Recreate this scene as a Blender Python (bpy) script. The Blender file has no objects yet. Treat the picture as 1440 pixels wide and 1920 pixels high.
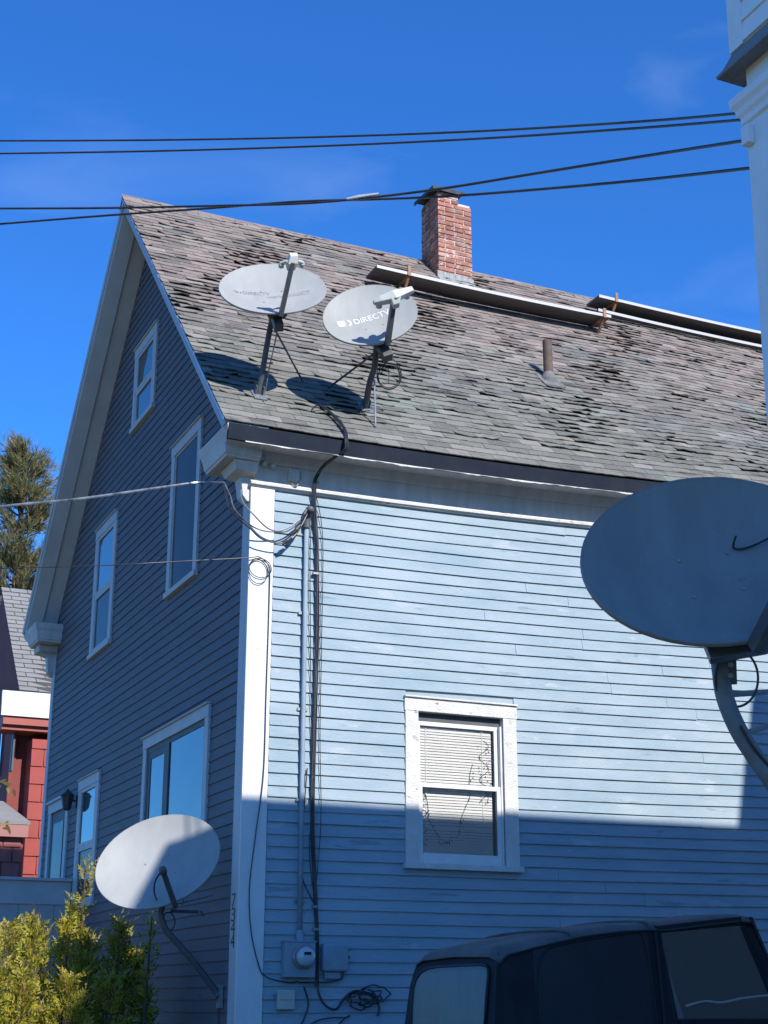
import bpy, math, random
from mathutils import Vector as V3, Matrix
random.seed(11)
R = math.radians
S = bpy.context.scene
COL = S.collection

# ------------------------------------------------------------------ camera, sky, sun, exposure
F_PX, PITCH, YAW = 2780.73, R(18.3317), R(65.4509)
CAM = V3((-4.0122, -11.5214, 0.0))
cam_d = bpy.data.cameras.new('camera'); cam = bpy.data.objects.new('camera', cam_d); COL.objects.link(cam)
cam_d.sensor_fit = 'VERTICAL'; cam_d.sensor_height = 24.0; cam_d.lens = F_PX / 1920 * 24.0
cam_d.clip_start = 0.05; cam_d.clip_end = 3000
cam.location = CAM; cam.rotation_euler = (R(90) + PITCH, 0, YAW - R(90))
S.camera = cam

SUN = V3((0.139, -0.820, 0.585)).normalized()          # towards the sun
w = bpy.data.worlds.new('World'); S.world = w; w.use_nodes = True
nt = w.node_tree; nt.nodes.clear()
sky = nt.nodes.new('ShaderNodeTexSky'); sky.sky_type = 'NISHITA'; sky.sun_disc = False
sky.sun_elevation = math.asin(SUN.z); sky.sun_rotation = math.atan2(SUN.x, SUN.y)
sky.altitude = 300; sky.air_density = 1.0; sky.dust_density = 0.15; sky.ozone_density = 5.0
tint = nt.nodes.new('ShaderNodeMix'); tint.data_type = 'RGBA'; tint.blend_type = 'MULTIPLY'
tint.inputs[0].default_value = 1.0; tint.inputs[7].default_value = (0.27, 0.74, 1.28, 1)
tc = nt.nodes.new('ShaderNodeTexCoord'); mp = nt.nodes.new('ShaderNodeMapping')
mp.inputs['Scale'].default_value = (2.0, 5.0, 9.0); mp.inputs['Rotation'].default_value = (0.3, 0.2, 0.9)
nz = nt.nodes.new('ShaderNodeTexNoise'); nz.inputs['Scale'].default_value = 1.3; nz.inputs['Detail'].default_value = 7
nz.inputs['Distortion'].default_value = 0.6
rp = nt.nodes.new('ShaderNodeValToRGB'); rp.color_ramp.elements[0].position = 0.60; rp.color_ramp.elements[1].position = 0.95
rp.color_ramp.elements[1].color = (0.14, 0.14, 0.14, 1)
cl = nt.nodes.new('ShaderNodeMix'); cl.data_type = 'RGBA'; cl.inputs[7].default_value = (6.0, 7.0, 8.5, 1)
bg = nt.nodes.new('ShaderNodeBackground'); bg.inputs[1].default_value = 0.14
wo = nt.nodes.new('ShaderNodeOutputWorld')
L = nt.links.new
L(sky.outputs[0], tint.inputs[6]); L(tc.outputs['Generated'], mp.inputs[0]); L(mp.outputs[0], nz.inputs['Vector'])
L(nz.outputs[0], rp.inputs[0]); L(rp.outputs[0], cl.inputs[0]); L(tint.outputs[2], cl.inputs[6])
L(cl.outputs[2], bg.inputs[0]); L(bg.outputs[0], wo.inputs[0])

sd = bpy.data.lights.new('sun', 'SUN'); sd.energy = 4.6; sd.angle = R(0.55); sd.color = (1.0, 0.965, 0.915)
so = bpy.data.objects.new('sun', sd); COL.objects.link(so)
so.rotation_euler = SUN.to_track_quat('Z', 'Y').to_euler(); so.location = (10, -40, 30)
S.cycles.caustics_reflective = False; S.cycles.caustics_refractive = False
S.view_settings.view_transform = 'Standard'; S.view_settings.look = 'None'
S.view_settings.exposure = 0.45; S.view_settings.gamma = 1.0; S.view_settings.use_curve_mapping = False

# ------------------------------------------------------------------ helpers
_fw = V3((math.cos(YAW)*math.cos(PITCH), math.sin(YAW)*math.cos(PITCH), math.sin(PITCH)))
_rt = V3((math.sin(YAW), -math.cos(YAW), 0)); _up = _rt.cross(_fw)
def _ray(x, y): return _fw + _rt*((x-720)/F_PX) + _up*((960-y)/F_PX)
def onx(x, y, k=0.0):                      # where a sight line meets a plane x = k
    d = _ray(x, y); return CAM + d*((k-CAM.x)/d.x)
def ony(x, y, k=0.0):
    d = _ray(x, y); return CAM + d*((k-CAM.y)/d.y)
def onz(x, y, k):
    d = _ray(x, y); return CAM + d*((k-CAM.z)/d.z)
def atl(x, y, l):                          # at a horizontal distance
    d = _ray(x, y); return CAM + d*(l/math.hypot(d.x, d.y))

class MB:
    def __init__(s): s.v = []; s.f = []; s.m = []
    def add(s, vs, fs, mi=0):
        o = len(s.v); s.v += [tuple(a) for a in vs]
        for f in fs: s.f.append(tuple(o+i for i in f)); s.m.append(mi)
        return s
    def box(s, a, b, mi=0):
        x0, y0, z0 = a; x1, y1, z1 = b
        return s.add([(x0,y0,z0),(x1,y0,z0),(x1,y1,z0),(x0,y1,z0),(x0,y0,z1),(x1,y0,z1),(x1,y1,z1),(x0,y1,z1)],
              [(0,3,2,1),(4,5,6,7),(0,1,5,4),(1,2,6,5),(2,3,7,6),(3,0,4,7)], mi)
    def hexa(s, p, mi=0):                  # 8 corners: bottom ring, top ring
        return s.add(p, [(0,3,2,1),(4,5,6,7),(0,1,5,4),(1,2,6,5),(2,3,7,6),(3,0,4,7)], mi)
    def prism(s, ring0, ring1, mi=0):
        n = len(ring0)
        return s.add(list(ring0)+list(ring1), [tuple(reversed(range(n))), tuple(range(n, 2*n))] +
              [(i, (i+1) % n, n+(i+1) % n, n+i) for i in range(n)], mi)
    def loft(s, rings, mi=0, cap=True):
        n = len(rings[0]); vs = [q for r in rings for q in r]; fs = []
        for k in range(len(rings)-1):
            for i in range(n):
                j = (i+1) % n; fs.append((k*n+i, k*n+j, (k+1)*n+j, (k+1)*n+i))
        if cap: fs += [tuple(reversed(range(n))), tuple(range((len(rings)-1)*n, len(rings)*n))]
        return s.add(vs, fs, mi)
    def tube(s, pts, r, n=8, mi=0, rs=None, flat=1.0):
        pts = [V3(p) for p in pts]; rings = []; ref = None
        for i, p in enumerate(pts):
            t = (pts[min(i+1, len(pts)-1)] - pts[max(i-1, 0)]).normalized()
            if ref is None:
                ref = V3((0,0,1)) if abs(t.z) < .9 else V3((1,0,0))
            a = t.cross(ref)
            if a.length < 1e-6: a = t.cross(V3((1,0,0)))
            a.normalize(); b = a.cross(t).normalized(); ref = b
            rr = rs[i] if rs else r
            rings.append([p + a*(math.cos(q)*rr) + b*(math.sin(q)*rr*flat) for q in [2*math.pi*k/n for k in range(n)]])
        return s.loft(rings, mi)
    def cyl(s, p, q, r, n=12, mi=0, r2=None): return s.tube([p, q], r, n, mi, rs=[r, r if r2 is None else r2])
    def build(s, name, mats, parent=None, smooth=False, bevel=0.0):
        me = bpy.data.meshes.new(name); me.from_pydata(s.v, [], s.f)
        if not isinstance(mats, (list, tuple)): mats = [mats]
        for m in mats: me.materials.append(m)
        if len(mats) > 1: me.polygons.foreach_set('material_index', s.m)
        if smooth: me.polygons.foreach_set('use_smooth', [True]*len(me.polygons))
        me.update()
        o = bpy.data.objects.new(name, me); COL.objects.link(o)
        if parent: setp(o, parent)
        if bevel:
            bv = o.modifiers.new('bevel', 'BEVEL'); bv.width = bevel; bv.segments = 2; bv.limit_method = 'ANGLE'
        return o
def setp(o, parent):
    o.parent = parent
    p = parent; m = Matrix.Translation((0, 0, 0))
    if parent.type == 'EMPTY': o.matrix_parent_inverse = Matrix.Translation(-parent.location)
def thing(name, label, cat, loc=(0,0,0), group=None):
    o = bpy.data.objects.new(name, None); COL.objects.link(o); o.location = loc; o.empty_display_size = .2
    return tag(o, label, cat, group)
def tag(o, label, cat, group=None):
    o['label'] = label; o['category'] = cat
    if group: o['group'] = group
    return o
def struct(o): o['kind'] = 'structure'; return o
def spline(pts, n=8):
    pts = [V3(p) for p in pts]; out = []
    for i in range(len(pts)-1):
        p0 = pts[max(i-1,0)]; p1 = pts[i]; p2 = pts[i+1]; p3 = pts[min(i+2,len(pts)-1)]
        for k in range(n):
            t = k/n
            out.append(.5*((2*p1)+(p2-p0)*t+(2*p0-5*p1+4*p2-p3)*t*t+(3*p1-p0-3*p2+p3)*t**3))
    out.append(pts[-1]); return out
def jit(a): return random.uniform(-a, a)

# ------------------------------------------------------------------ materials
def mat(name, col, rough=.6, c2=None, scale=8.0, amt=.5, detail=6.0, stretch=(1,1,1), bump=0.0, bscale=40.0, spec=.35,
        metal=0.0, spots=None, coat=0.0, contrast=(.35,.65)):
    m = bpy.data.materials.new(name); m.use_nodes = True; n = m.node_tree; b = n.nodes['Principled BSDF']
    b.inputs['Roughness'].default_value = rough; b.inputs['Metallic'].default_value = metal
    b.inputs['Specular IOR Level'].default_value = spec; b.inputs['Coat Weight'].default_value = coat
    b.inputs['Base Color'].default_value = (*col, 1)
    lk = n.links.new
    tcn = n.nodes.new('ShaderNodeNewGeometry'); mpn = n.nodes.new('ShaderNodeMapping'); mpn.inputs['Scale'].default_value = stretch
    lk(tcn.outputs['Position'], mpn.inputs[0]); cur = None
    if c2:
        no = n.nodes.new('ShaderNodeTexNoise'); no.inputs['Scale'].default_value = scale; no.inputs['Detail'].default_value = detail
        no.inputs['Roughness'].default_value = .65
        lk(mpn.outputs[0], no.inputs['Vector'])
        cr = n.nodes.new('ShaderNodeValToRGB'); cr.color_ramp.elements[0].position = contrast[0]; cr.color_ramp.elements[1].position = contrast[1]
        cr.color_ramp.elements[0].color = (*col, 1)
        cr.color_ramp.elements[1].color = (*[col[i]*(1-amt)+c2[i]*amt for i in range(3)], 1)
        lk(no.outputs[0], cr.inputs[0]); cur = cr.outputs[0]
        lk(cur, b.inputs['Base Color'])
    if spots:                              # (colour, scale, threshold, stretch): chips and stains
        for (sc, ss, th, st) in spots:
            mp2 = n.nodes.new('ShaderNodeMapping'); mp2.inputs['Scale'].default_value = st; lk(tcn.outputs['Position'], mp2.inputs[0])
            n2 = n.nodes.new('ShaderNodeTexNoise'); n2.inputs['Scale'].default_value = ss; n2.inputs['Detail'].default_value = 8
            n2.inputs['Roughness'].default_value = .7
            lk(mp2.outputs[0], n2.inputs['Vector'])
            r2 = n.nodes.new('ShaderNodeValToRGB'); r2.color_ramp.elements[0].position = th; r2.color_ramp.elements[1].position = th+.04
            lk(n2.outputs[0], r2.inputs[0])
            mx = n.nodes.new('ShaderNodeMix'); mx.data_type = 'RGBA'; mx.inputs[7].default_value = (*sc, 1)
            lk(r2.outputs[0], mx.inputs[0])
            if cur: lk(cur, mx.inputs[6])
            else: mx.inputs[6].default_value = (*col, 1)
            cur = mx.outputs[2]; lk(cur, b.inputs['Base Color'])
    if bump:
        nb = n.nodes.new('ShaderNodeTexNoise'); nb.inputs['Scale'].default_value = bscale; nb.inputs['Detail'].default_value = 5
        lk(mpn.outputs[0], nb.inputs['Vector'])
        bu = n.nodes.new('ShaderNodeBump'); bu.inputs['Strength'].default_value = bump; bu.inputs['Distance'].default_value = .02
        lk(nb.outputs[0], bu.inputs['Height']); lk(bu.outputs[0], b.inputs['Normal'])
    return m
def leafmat(name, cols, trans=.35):
    m = bpy.data.materials.new(name); m.use_nodes = True; n = m.node_tree; b = n.nodes['Principled BSDF']; lk = n.links.new
    b.inputs['Roughness'].default_value = .55; b.inputs['Specular IOR Level'].default_value = .3
    g = n.nodes.new('ShaderNodeNewGeometry'); no = n.nodes.new('ShaderNodeTexNoise'); no.inputs['Scale'].default_value = 4.5; no.inputs['Detail'].default_value = 8
    no.inputs['Roughness'].default_value = .75
    lk(g.outputs['Position'], no.inputs['Vector'])
    ad = n.nodes.new('ShaderNodeMath'); ad.operation = 'MULTIPLY_ADD'; ad.inputs[1].default_value = .35; 
    lk(g.outputs['Random Per Island'], ad.inputs[0]); 
    sb = n.nodes.new('ShaderNodeMath'); sb.operation = 'SUBTRACT'; sb.inputs[1].default_value = .17; lk(no.outputs[0], sb.inputs[0]); lk(sb.outputs[0], ad.inputs[2])
    cr = n.nodes.new('ShaderNodeValToRGB'); el = cr.color_ramp.elements
    ps = [.28 + .44*i/(len(cols)-1) for i in range(len(cols))]
    el[0].position = ps[0]; el[0].color = (*cols[0], 1); el[1].position = ps[-1]; el[1].color = (*cols[-1], 1)
    for p_, c_ in list(zip(ps, cols))[1:-1]:
        e = el.new(p_); e.color = (*c_, 1)
    lk(ad.outputs[0], cr.inputs[0]); lk(cr.outputs[0], b.inputs['Base Color'])
    tr = n.nodes.new('ShaderNodeBsdfTranslucent'); lk(cr.outputs[0], tr.inputs[0])
    mx = n.nodes.new('ShaderNodeMixShader'); mx.inputs[0].default_value = trans
    lk(b.outputs[0], mx.inputs[1]); lk(tr.outputs[0], mx.inputs[2]); lk(mx.outputs[0], n.nodes['Material Output'].inputs[0])
    return m
def glass(name, clear, tintc=(.02,.03,.045), refl=.35):
    m = bpy.data.materials.new(name); m.use_nodes = True; n = m.node_tree; lk = n.links.new
    b = n.nodes['Principled BSDF']; b.inputs['Base Color'].default_value = (*tintc, 1); b.inputs['Roughness'].default_value = .6; b.inputs['Specular IOR Level'].default_value = .1
    gl = n.nodes.new('ShaderNodeBsdfGlossy'); gl.inputs['Roughness'].default_value = .02; gl.inputs[0].default_value = (.97,.95,.90,1)
    no = n.nodes.new('ShaderNodeTexNoise'); no.inputs['Scale'].default_value = 1.6
    g = n.nodes.new('ShaderNodeNewGeometry'); lk(g.outputs['Position'], no.inputs['Vector'])
    bu = n.nodes.new('ShaderNodeBump'); bu.inputs['Strength'].default_value = .16; bu.inputs['Distance'].default_value = .05
    lk(no.outputs[0], bu.inputs['Height']); lk(bu.outputs[0], gl.inputs['Normal'])
    lw = n.nodes.new('ShaderNodeFresnel'); lw.inputs[0].default_value = 1.5
    ma = n.nodes.new('ShaderNodeMath'); ma.operation = 'ADD'; ma.inputs[1].default_value = refl; ma.use_clamp = True
    lk(lw.outputs[0], ma.inputs[0])
    under = b.outputs[0]
    if clear:
        t = n.nodes.new('ShaderNodeBsdfTransparent'); t.inputs[0].default_value = (.97,.97,.965,1)
        m2 = n.nodes.new('ShaderNodeMixShader'); m2.inputs[0].default_value = clear; lk(b.outputs[0], m2.inputs[1]); lk(t.outputs[0], m2.inputs[2]); under = m2.outputs[0]
    mx = n.nodes.new('ShaderNodeMixShader'); lk(ma.outputs[0], mx.inputs[0]); lk(under, mx.inputs[1]); lk(gl.outputs[0], mx.inputs[2])
    lk(mx.outputs[0], n.nodes['Material Output'].inputs[0]); return m

GREYWOOD = (.17,.16,.15)
M = {}
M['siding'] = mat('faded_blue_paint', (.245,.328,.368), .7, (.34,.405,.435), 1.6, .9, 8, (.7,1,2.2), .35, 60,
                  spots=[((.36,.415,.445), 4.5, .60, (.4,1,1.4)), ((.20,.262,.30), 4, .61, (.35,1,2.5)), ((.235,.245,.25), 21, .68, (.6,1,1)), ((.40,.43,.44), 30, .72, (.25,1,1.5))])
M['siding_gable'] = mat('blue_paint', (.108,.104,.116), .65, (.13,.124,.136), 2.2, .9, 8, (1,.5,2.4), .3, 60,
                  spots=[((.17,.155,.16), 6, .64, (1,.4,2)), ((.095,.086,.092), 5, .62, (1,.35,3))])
M['white'] = mat('old_white_paint', (.68,.675,.65), .6, (.58,.57,.54), 5, .8, 6, (1,1,.4), .25, 70,
                 spots=[((.30,.27,.24), 24, .665, (1,1,.35)), ((.46,.43,.39), 6, .64, (1,1,.22))])
M['whitetrim'] = mat('chipped_white_paint', (.62,.61,.575), .6, (.50,.48,.43), 6, .7, 7, (1,1,1), .4, 60,
                 spots=[((.40,.33,.26), 7, .61, (.7,1,1.3)), ((.16,.13,.11), 16, .645, (.7,1,1.3)), ((.34,.30,.25), 45, .655, (1,1,1))])
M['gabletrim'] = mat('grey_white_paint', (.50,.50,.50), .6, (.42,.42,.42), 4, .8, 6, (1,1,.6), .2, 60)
M['soffit'] = mat('soffit_paint', (.58,.56,.54), .75, (.50,.48,.465), 2.0, .9, 6, (1,1,1), .2, 30)
M['frieze'] = mat('frieze_paint', (.62,.60,.57), .7, (.48,.46,.43), 3, .9, 8, (3,1,.5), .3, 50,
                  spots=[((.33,.33,.33), 9, .70, (2.5,1,.2))])
M['fascia'] = mat('dark_drip_edge', (.018,.024,.036), .85, (.03,.036,.046), 5, .7, spec=.08)
M['metal'] = mat('bare_metal_edge', (.55,.58,.6), .35, (.35,.37,.4), 14, .8, metal=.6)
M['deck'] = mat('roof_underlay', (.07,.065,.06), .9)
M['dark'] = mat('dark_interior', (.015,.015,.018), .9)
M['steel'] = mat('painted_steel', (.075,.08,.085), .45, (.12,.12,.12), 18, .7, spots=[((.18,.15,.12), 30, .68, (1,1,1))])
M['galv'] = mat('galvanised_steel', (.32,.34,.35), .4, (.22,.23,.24), 20, .8, metal=.5)
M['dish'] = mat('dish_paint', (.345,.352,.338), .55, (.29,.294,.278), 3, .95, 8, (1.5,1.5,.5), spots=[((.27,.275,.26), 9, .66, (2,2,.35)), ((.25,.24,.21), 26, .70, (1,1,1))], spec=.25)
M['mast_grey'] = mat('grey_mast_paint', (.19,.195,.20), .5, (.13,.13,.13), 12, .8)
M['dish_dark'] = mat('darker_dish_grey', (.25,.245,.235), .6, (.20,.197,.19), 3, .95, 9, (2,2,.5), spots=[((.30,.295,.28), 10, .64, (3,3,.5)), ((.16,.15,.135), 13, .67, (1,1,.6))], spec=.25)  # darker grey than the other dishes
M['dishback'] = mat('dish_back', (.22,.23,.24), .5)
M['lnb'] = mat('lnb_plastic', (.58,.59,.53), .5, (.48,.49,.44), 9, .8)
M['cable'] = mat('black_cable', (.018,.018,.02), .38, (.04,.04,.04), 9, .8, spec=.5)
M['alu'] = mat('aluminium_wire', (.40,.42,.44), .35, (.08,.085,.09), 7, .9, 4, metal=.6)
M['conduit'] = mat('painted_conduit', (.27,.34,.40), .6, (.20,.26,.30), 9, .8, 6, (1,1,.5))
M['meter'] = mat('meter_grey', (.26,.32,.36), .5, (.21,.26,.30), 7, .8)
M['box'] = mat('box_beige', (.50,.49,.40), .55, (.42,.41,.34), 7, .8)
M['plank'] = mat('weathered_plank', (.13,.12,.115), .85, (.09,.082,.08), 4, .9, 6, (.3,5,5), .4, 40)
M['edge'] = mat('sunlit_plank_edge', (.48,.47,.46), .5, (.45,.44,.43), 6, .9)  # sunlight on the plank's front edge, put into the colour
M['rustpaint'] = mat('orange_bracket', (.36,.20,.11), .6, (.24,.11,.07), 20, .9)
M['brick'] = None
M['mortar'] = mat('lime_mortar', (.66,.60,.55), .9, (.52,.46,.41), 9, .9, 8, (1,1,1), .6, 50)
M['cap'] = mat('tarred_metal', (.03,.032,.036), .6, (.07,.07,.075), 8, .8)
M['glass'] = glass('window_glass', 0, (.03,.03,.032), .04)
M['glass_dull'] = glass('curtained_glass', 0, (.060,.052,.050), -.17)
M['glass_clear'] = glass('clear_window_glass', .97, refl=.02)
M['blind'] = mat('blind_slat', (.88,.875,.86), .6, (.80,.79,.76), 6, .8)
M['wb'] = mat('white_house_paint', (.85,.84,.82), .6, (.78,.77,.75), 5, .9, 6, (1,1,.5), .2, 60, spots=[((.42,.39,.36), 24, .72, (1,1,.5))])
M['pent'] = mat('slate_skirt', (.22,.22,.22), .85, (.23,.22,.21), 15, .8, bump=.5)
M['asphalt'] = mat('asphalt', (.11,.105,.10), .9, (.16,.15,.14), 5, .8, bump=.6, bscale=150)

def shingle_mat():
    m = bpy.data.materials.new('old_asphalt_shingle'); m.use_nodes = True; n = m.node_tree; lk = n.links.new
    b = n.nodes['Principled BSDF']; b.inputs['Roughness'].default_value = .92; b.inputs['Specular IOR Level'].default_value = .15
    g = n.nodes.new('ShaderNodeNewGeometry')
    def noise(sc, st, det=6):
        mp_ = n.nodes.new('ShaderNodeMapping'); mp_.inputs['Scale'].default_value = st; lk(g.outputs['Position'], mp_.inputs[0])
        k = n.nodes.new('ShaderNodeTexNoise'); k.inputs['Scale'].default_value = sc; k.inputs['Detail'].default_value = det; k.inputs['Roughness'].default_value = .65
        lk(mp_.outputs[0], k.inputs['Vector']); return k.outputs[0]
    def mix(a, bcol, fac):
        x = n.nodes.new('ShaderNodeMix'); x.data_type = 'RGBA'
        if isinstance(a, tuple): x.inputs[6].default_value = (*a, 1)
        else: lk(a, x.inputs[6])
        x.inputs[7].default_value = (*bcol, 1); lk(fac, x.inputs[0]); return x.outputs[2]
    def ramp(i, lo, hi):
        r_ = n.nodes.new('ShaderNodeMapRange'); r_.inputs[1].default_value = lo; r_.inputs[2].default_value = hi; r_.clamp = True
        lk(i, r_.inputs[0]); return r_.outputs[0]
    # lichen has settled on the lower half, the upper half keeps its brownish granules
    sx = n.nodes.new('ShaderNodeSeparateXYZ'); lk(g.outputs['Position'], sx.inputs[0])
    ma = n.nodes.new('ShaderNodeMath'); ma.operation = 'MULTIPLY_ADD'; ma.inputs[1].default_value = 2.6
    lk(noise(.75, (1,1,1), 4), ma.inputs[0]); lk(sx.outputs[2], ma.inputs[2])
    c = mix((.180,.178,.152), (.245,.195,.165), ramp(ma.outputs[0], 7.2, 8.8))
    c = mix(c, (.19,.215,.185), ramp(noise(1.6, (1,1,1), 7), .54, .72))
    c = mix(c, (.31,.265,.22), ramp(noise(2.6, (.5,1,1), 6), .56, .76))
    # per tab tone
    wn = n.nodes.new('ShaderNodeTexWhiteNoise'); wn.noise_dimensions = '1D'; lk(g.outputs['Random Per Island'], wn.inputs['W'])
    oi = n.nodes.new('ShaderNodeObjectInfo'); ad = n.nodes.new('ShaderNodeMath'); lk(oi.outputs['Random'], ad.inputs[0]); lk(wn.outputs[0], ad.inputs[1])
    fr = n.nodes.new('ShaderNodeMath'); fr.operation = 'FRACT'; lk(ad.outputs[0], fr.inputs[0])
    c = mix(c, (.105,.10,.095), ramp(fr.outputs[0], .45, 1.3))
    c = mix(c, (.38,.345,.315), ramp(fr.outputs[0], .30, -.8))
    # granule loss
    c = mix(c, (.06,.057,.055), ramp(noise(6, (.32,1.2,1.6), 9), .545, .70))
    c = mix(c, (.05,.048,.046), ramp(noise(15, (.22,1.4,1.8), 7), .60, .72))
    c = mix(c, (.38,.36,.33), ramp(noise(60, (1,1,1), 3), .58, .80))
    lk(c, b.inputs['Base Color'])
    bu = n.nodes.new('ShaderNodeBump'); bu.inputs['Strength'].default_value = .5; bu.inputs['Distance'].default_value = .01
    lk(noise(90, (1,1,1), 3), bu.inputs['Height']); lk(bu.outputs[0], b.inputs['Normal'])
    return m
M['shingle'] = shingle_mat()
def brick_mat():
    m = mat('old_brick', (.34,.125,.080), .85, (.42,.20,.14), 14, .9, 6, bump=.5, bscale=60,
            spots=[((.50,.33,.26), 5.5, .53, (1,1,1)), ((.62,.53,.46), 9, .585, (1,1,1)), ((.17,.07,.055), 9, .68, (1,1,1))])
    n = m.node_tree; b = n.nodes['Principled BSDF']; src = b.inputs['Base Color'].links[0].from_socket
    oi = n.nodes.new('ShaderNodeObjectInfo'); hs = n.nodes.new('ShaderNodeHueSaturation'); mr = n.nodes.new('ShaderNodeMapRange')
    mr.inputs[3].default_value = .62; mr.inputs[4].default_value = 1.25
    n.links.new(oi.outputs['Random'], mr.inputs[0]); n.links.new(mr.outputs[0], hs.inputs['Value']); n.links.new(src, hs.inputs['Color'])
    n.links.new(hs.outputs[0], b.inputs['Base Color']); return m
M['brick'] = brick_mat()

# ------------------------------------------------------------------ the ground
GZ = -1.25
g = MB(); g.add([(-600,-600,GZ),(600,-600,GZ),(600,600,GZ),(-600,600,GZ)], [(0,1,2,3)])
struct(g.build('ground', mat('rough_lawn', (.13,.125,.05), .95, (.20,.16,.08), 1.5, .8, 8)))
g = MB(); g.add([(-9,-6.1,GZ+.004),(14,-6.1,GZ+.004),(14,-.35,GZ+.004),(-9,-.35,GZ+.004)], [(0,1,2,3)])
struct(g.build('driveway', M['asphalt']))

# ------------------------------------------------------------------ the blue house
W, ORK, OE, ZE, ZR, XE = 7.657, .37, .379, 4.681, 9.039, 9.6
RUN = W/2 + OE; SL = math.hypot(RUN, ZR-ZE); TH = math.atan2(ZR-ZE, RUN)
def rise(x): x = max(0, min(x, 5.5)); return .11*(x/4.15)**2
def sag(x, z): return rise(x)*max(0, min(1, z/4.3))
def roofp(x, s, h=0.0):                  # s metres up the front slope, h metres off it
    t = s/SL
    return V3((x, -OE + s*math.cos(TH) - h*math.sin(TH), ZE + s*math.sin(TH) + rise(x)*(1-t) + h*math.cos(TH)))
RN = V3((0, -math.sin(TH), math.cos(TH)))
def onroof(x, y, h=0.0):
    d = _ray(x, y); k = RN.dot(V3((0, -OE, ZE))) + h
    p = CAM + d*((k - RN.dot(CAM))/RN.dot(d)); s = (p.y+OE)/math.cos(TH)
    return roofp(p.x, s, h) if p.x > 1 else p
house = thing('blue_house', 'blue clapboard gabled house with a steep worn shingle roof', 'house', (3, 3.8, GZ))

EXP = .0983; Z0 = 4.158
# wall cores
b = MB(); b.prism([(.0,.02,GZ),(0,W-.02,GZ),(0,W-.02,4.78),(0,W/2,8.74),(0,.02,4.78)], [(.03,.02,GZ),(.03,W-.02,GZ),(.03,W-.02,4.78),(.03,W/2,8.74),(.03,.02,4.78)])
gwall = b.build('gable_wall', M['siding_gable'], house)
WX0, WX1, WZ0, WZ1 = 1.44, 2.535, 1.072, 2.525      # the front window's outer casing
b = MB()
for (x0, x1, z0, z1) in ((.03, WX0+.08, GZ, 4.75), (WX1-.08, XE, GZ, 4.75), (WX0+.08, WX1-.08, GZ, WZ0+.06), (WX0+.08, WX1-.08, WZ1-.06, 4.75)):
    b.box((x0, .0, z0), (x1, .03, z1))
ewall = b.build('eave_wall', M['siding'], house)
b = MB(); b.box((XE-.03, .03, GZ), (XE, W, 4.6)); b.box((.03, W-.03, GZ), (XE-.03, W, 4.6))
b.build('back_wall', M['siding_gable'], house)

boards = []                                # (size, parent wall, verts)
def eboard(x0, x1, zb, lift, dz0, dz1):
    n = max(2, int((x1-x0)/.45)); ring = []; t = .0205+lift
    ph = random.uniform(0, 6); wv = random.uniform(.0005, .005)
    for i in range(n+1):
        x = x0 + (x1-x0)*i/n; s = sag(x, zb); d = dz0+(dz1-dz0)*i/n + wv*math.sin(ph + x*2.3)
        ring.append([(x, -.002, zb+EXP+.012+s), (x, -.004-.002, zb+EXP+.012+s), (x, -t-jit(.0015), zb+s+d), (x, -.002, zb+s+d)])
    return ring
k = 0
while True:
    zb = Z0 - k*EXP; k += 1
    if zb < GZ+.02: break
    iv = [(.198, 7.6)]
    if zb+EXP > WZ0-.03 and zb < WZ1+.01 and zb+EXP*.6 > WZ0: iv = [(.198, WX0+.012), (WX1-.012, 7.6)]
    for (a, c) in iv:
        x = a
        while x < c-.01:
            ln = random.uniform(1.9, 4.2); e = min(c, x+ln)
            if c-e < .7: e = c
            lf = abs(random.gauss(0, .002)); 
            d0 = d1 = 0
            if random.random() < .22: d0 = jit(.010)
            if random.random() < .22: d1 = jit(.010)
            boards.append((e-x if zb > -.25 else .01, ewall, eboard(x+.0015, e-.0015, zb, lf, d0, d1), M['siding'])); x = e
gwin = [  # outer casing y0,y1,z0,z1 of the openings in the gable wall
    (3.315, 4.225, 6.235, 7.28), (1.48, 2.465, 3.84, 5.447), (4.655, 5.62, 3.86, 5.45), (.905, 2.99, .98, 2.513), (4.76, 5.70, 1.00, 2.442), (6.20, 7.24, .30, 2.345)]
def gy_limits(z):
    lo, hi = .168, W-.125
    zt = 4.74
    if z > zt:
        q = (z-zt)/math.tan(TH); lo = max(lo, q+.0); hi = min(hi, W-q)
    return lo, hi
for k in range(-47, 60):
    zb = Z0 + k*EXP
    if zb < GZ+.02: continue
    lo, hi = gy_limits(zb)
    lo2, hi2 = gy_limits(zb+EXP)
    if hi-lo < .15: continue
    cuts = sorted([(q[0]+.012, q[1]-.012) for q in gwin if zb+EXP*.6 > q[2] and zb+EXP*.4 < q[3]])
    iv = []; a = lo
    for c0, c1 in cuts:
        if c0 > a: iv.append((a, c0))
        a = max(a, c1)
    if a < hi: iv.append((a, hi))
    for (a, c) in iv:
        y = a
        while y < c-.01:
            e = min(c, y+random.uniform(2.6, 4.8))
            if c-e < 1.0: e = c
            gj = jit(.007) if random.random() < .3 else 0; t = .0165+abs(random.gauss(0, .0016)); ph = random.uniform(0, 6)
            n = max(1, int((e-y)/.8)); ring = []
            for i in range(n+1):
                yy = y+.001 + (e-y-.002)*i/n; d = .003*math.sin(ph+yy*2) + (gj if i == 0 else 0)
                ring.append([(-.002, yy, zb+EXP+.012), (-.006, yy, zb+EXP+.012), (-t, yy, zb+d), (-.002, yy, zb+d)])
            size = (e-y)*.45 if zb > -.25 else .01
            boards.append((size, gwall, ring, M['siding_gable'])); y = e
boards.sort(key=lambda q: -q[0])
rest = {id(ewall): MB(), id(gwall): MB()}
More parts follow.
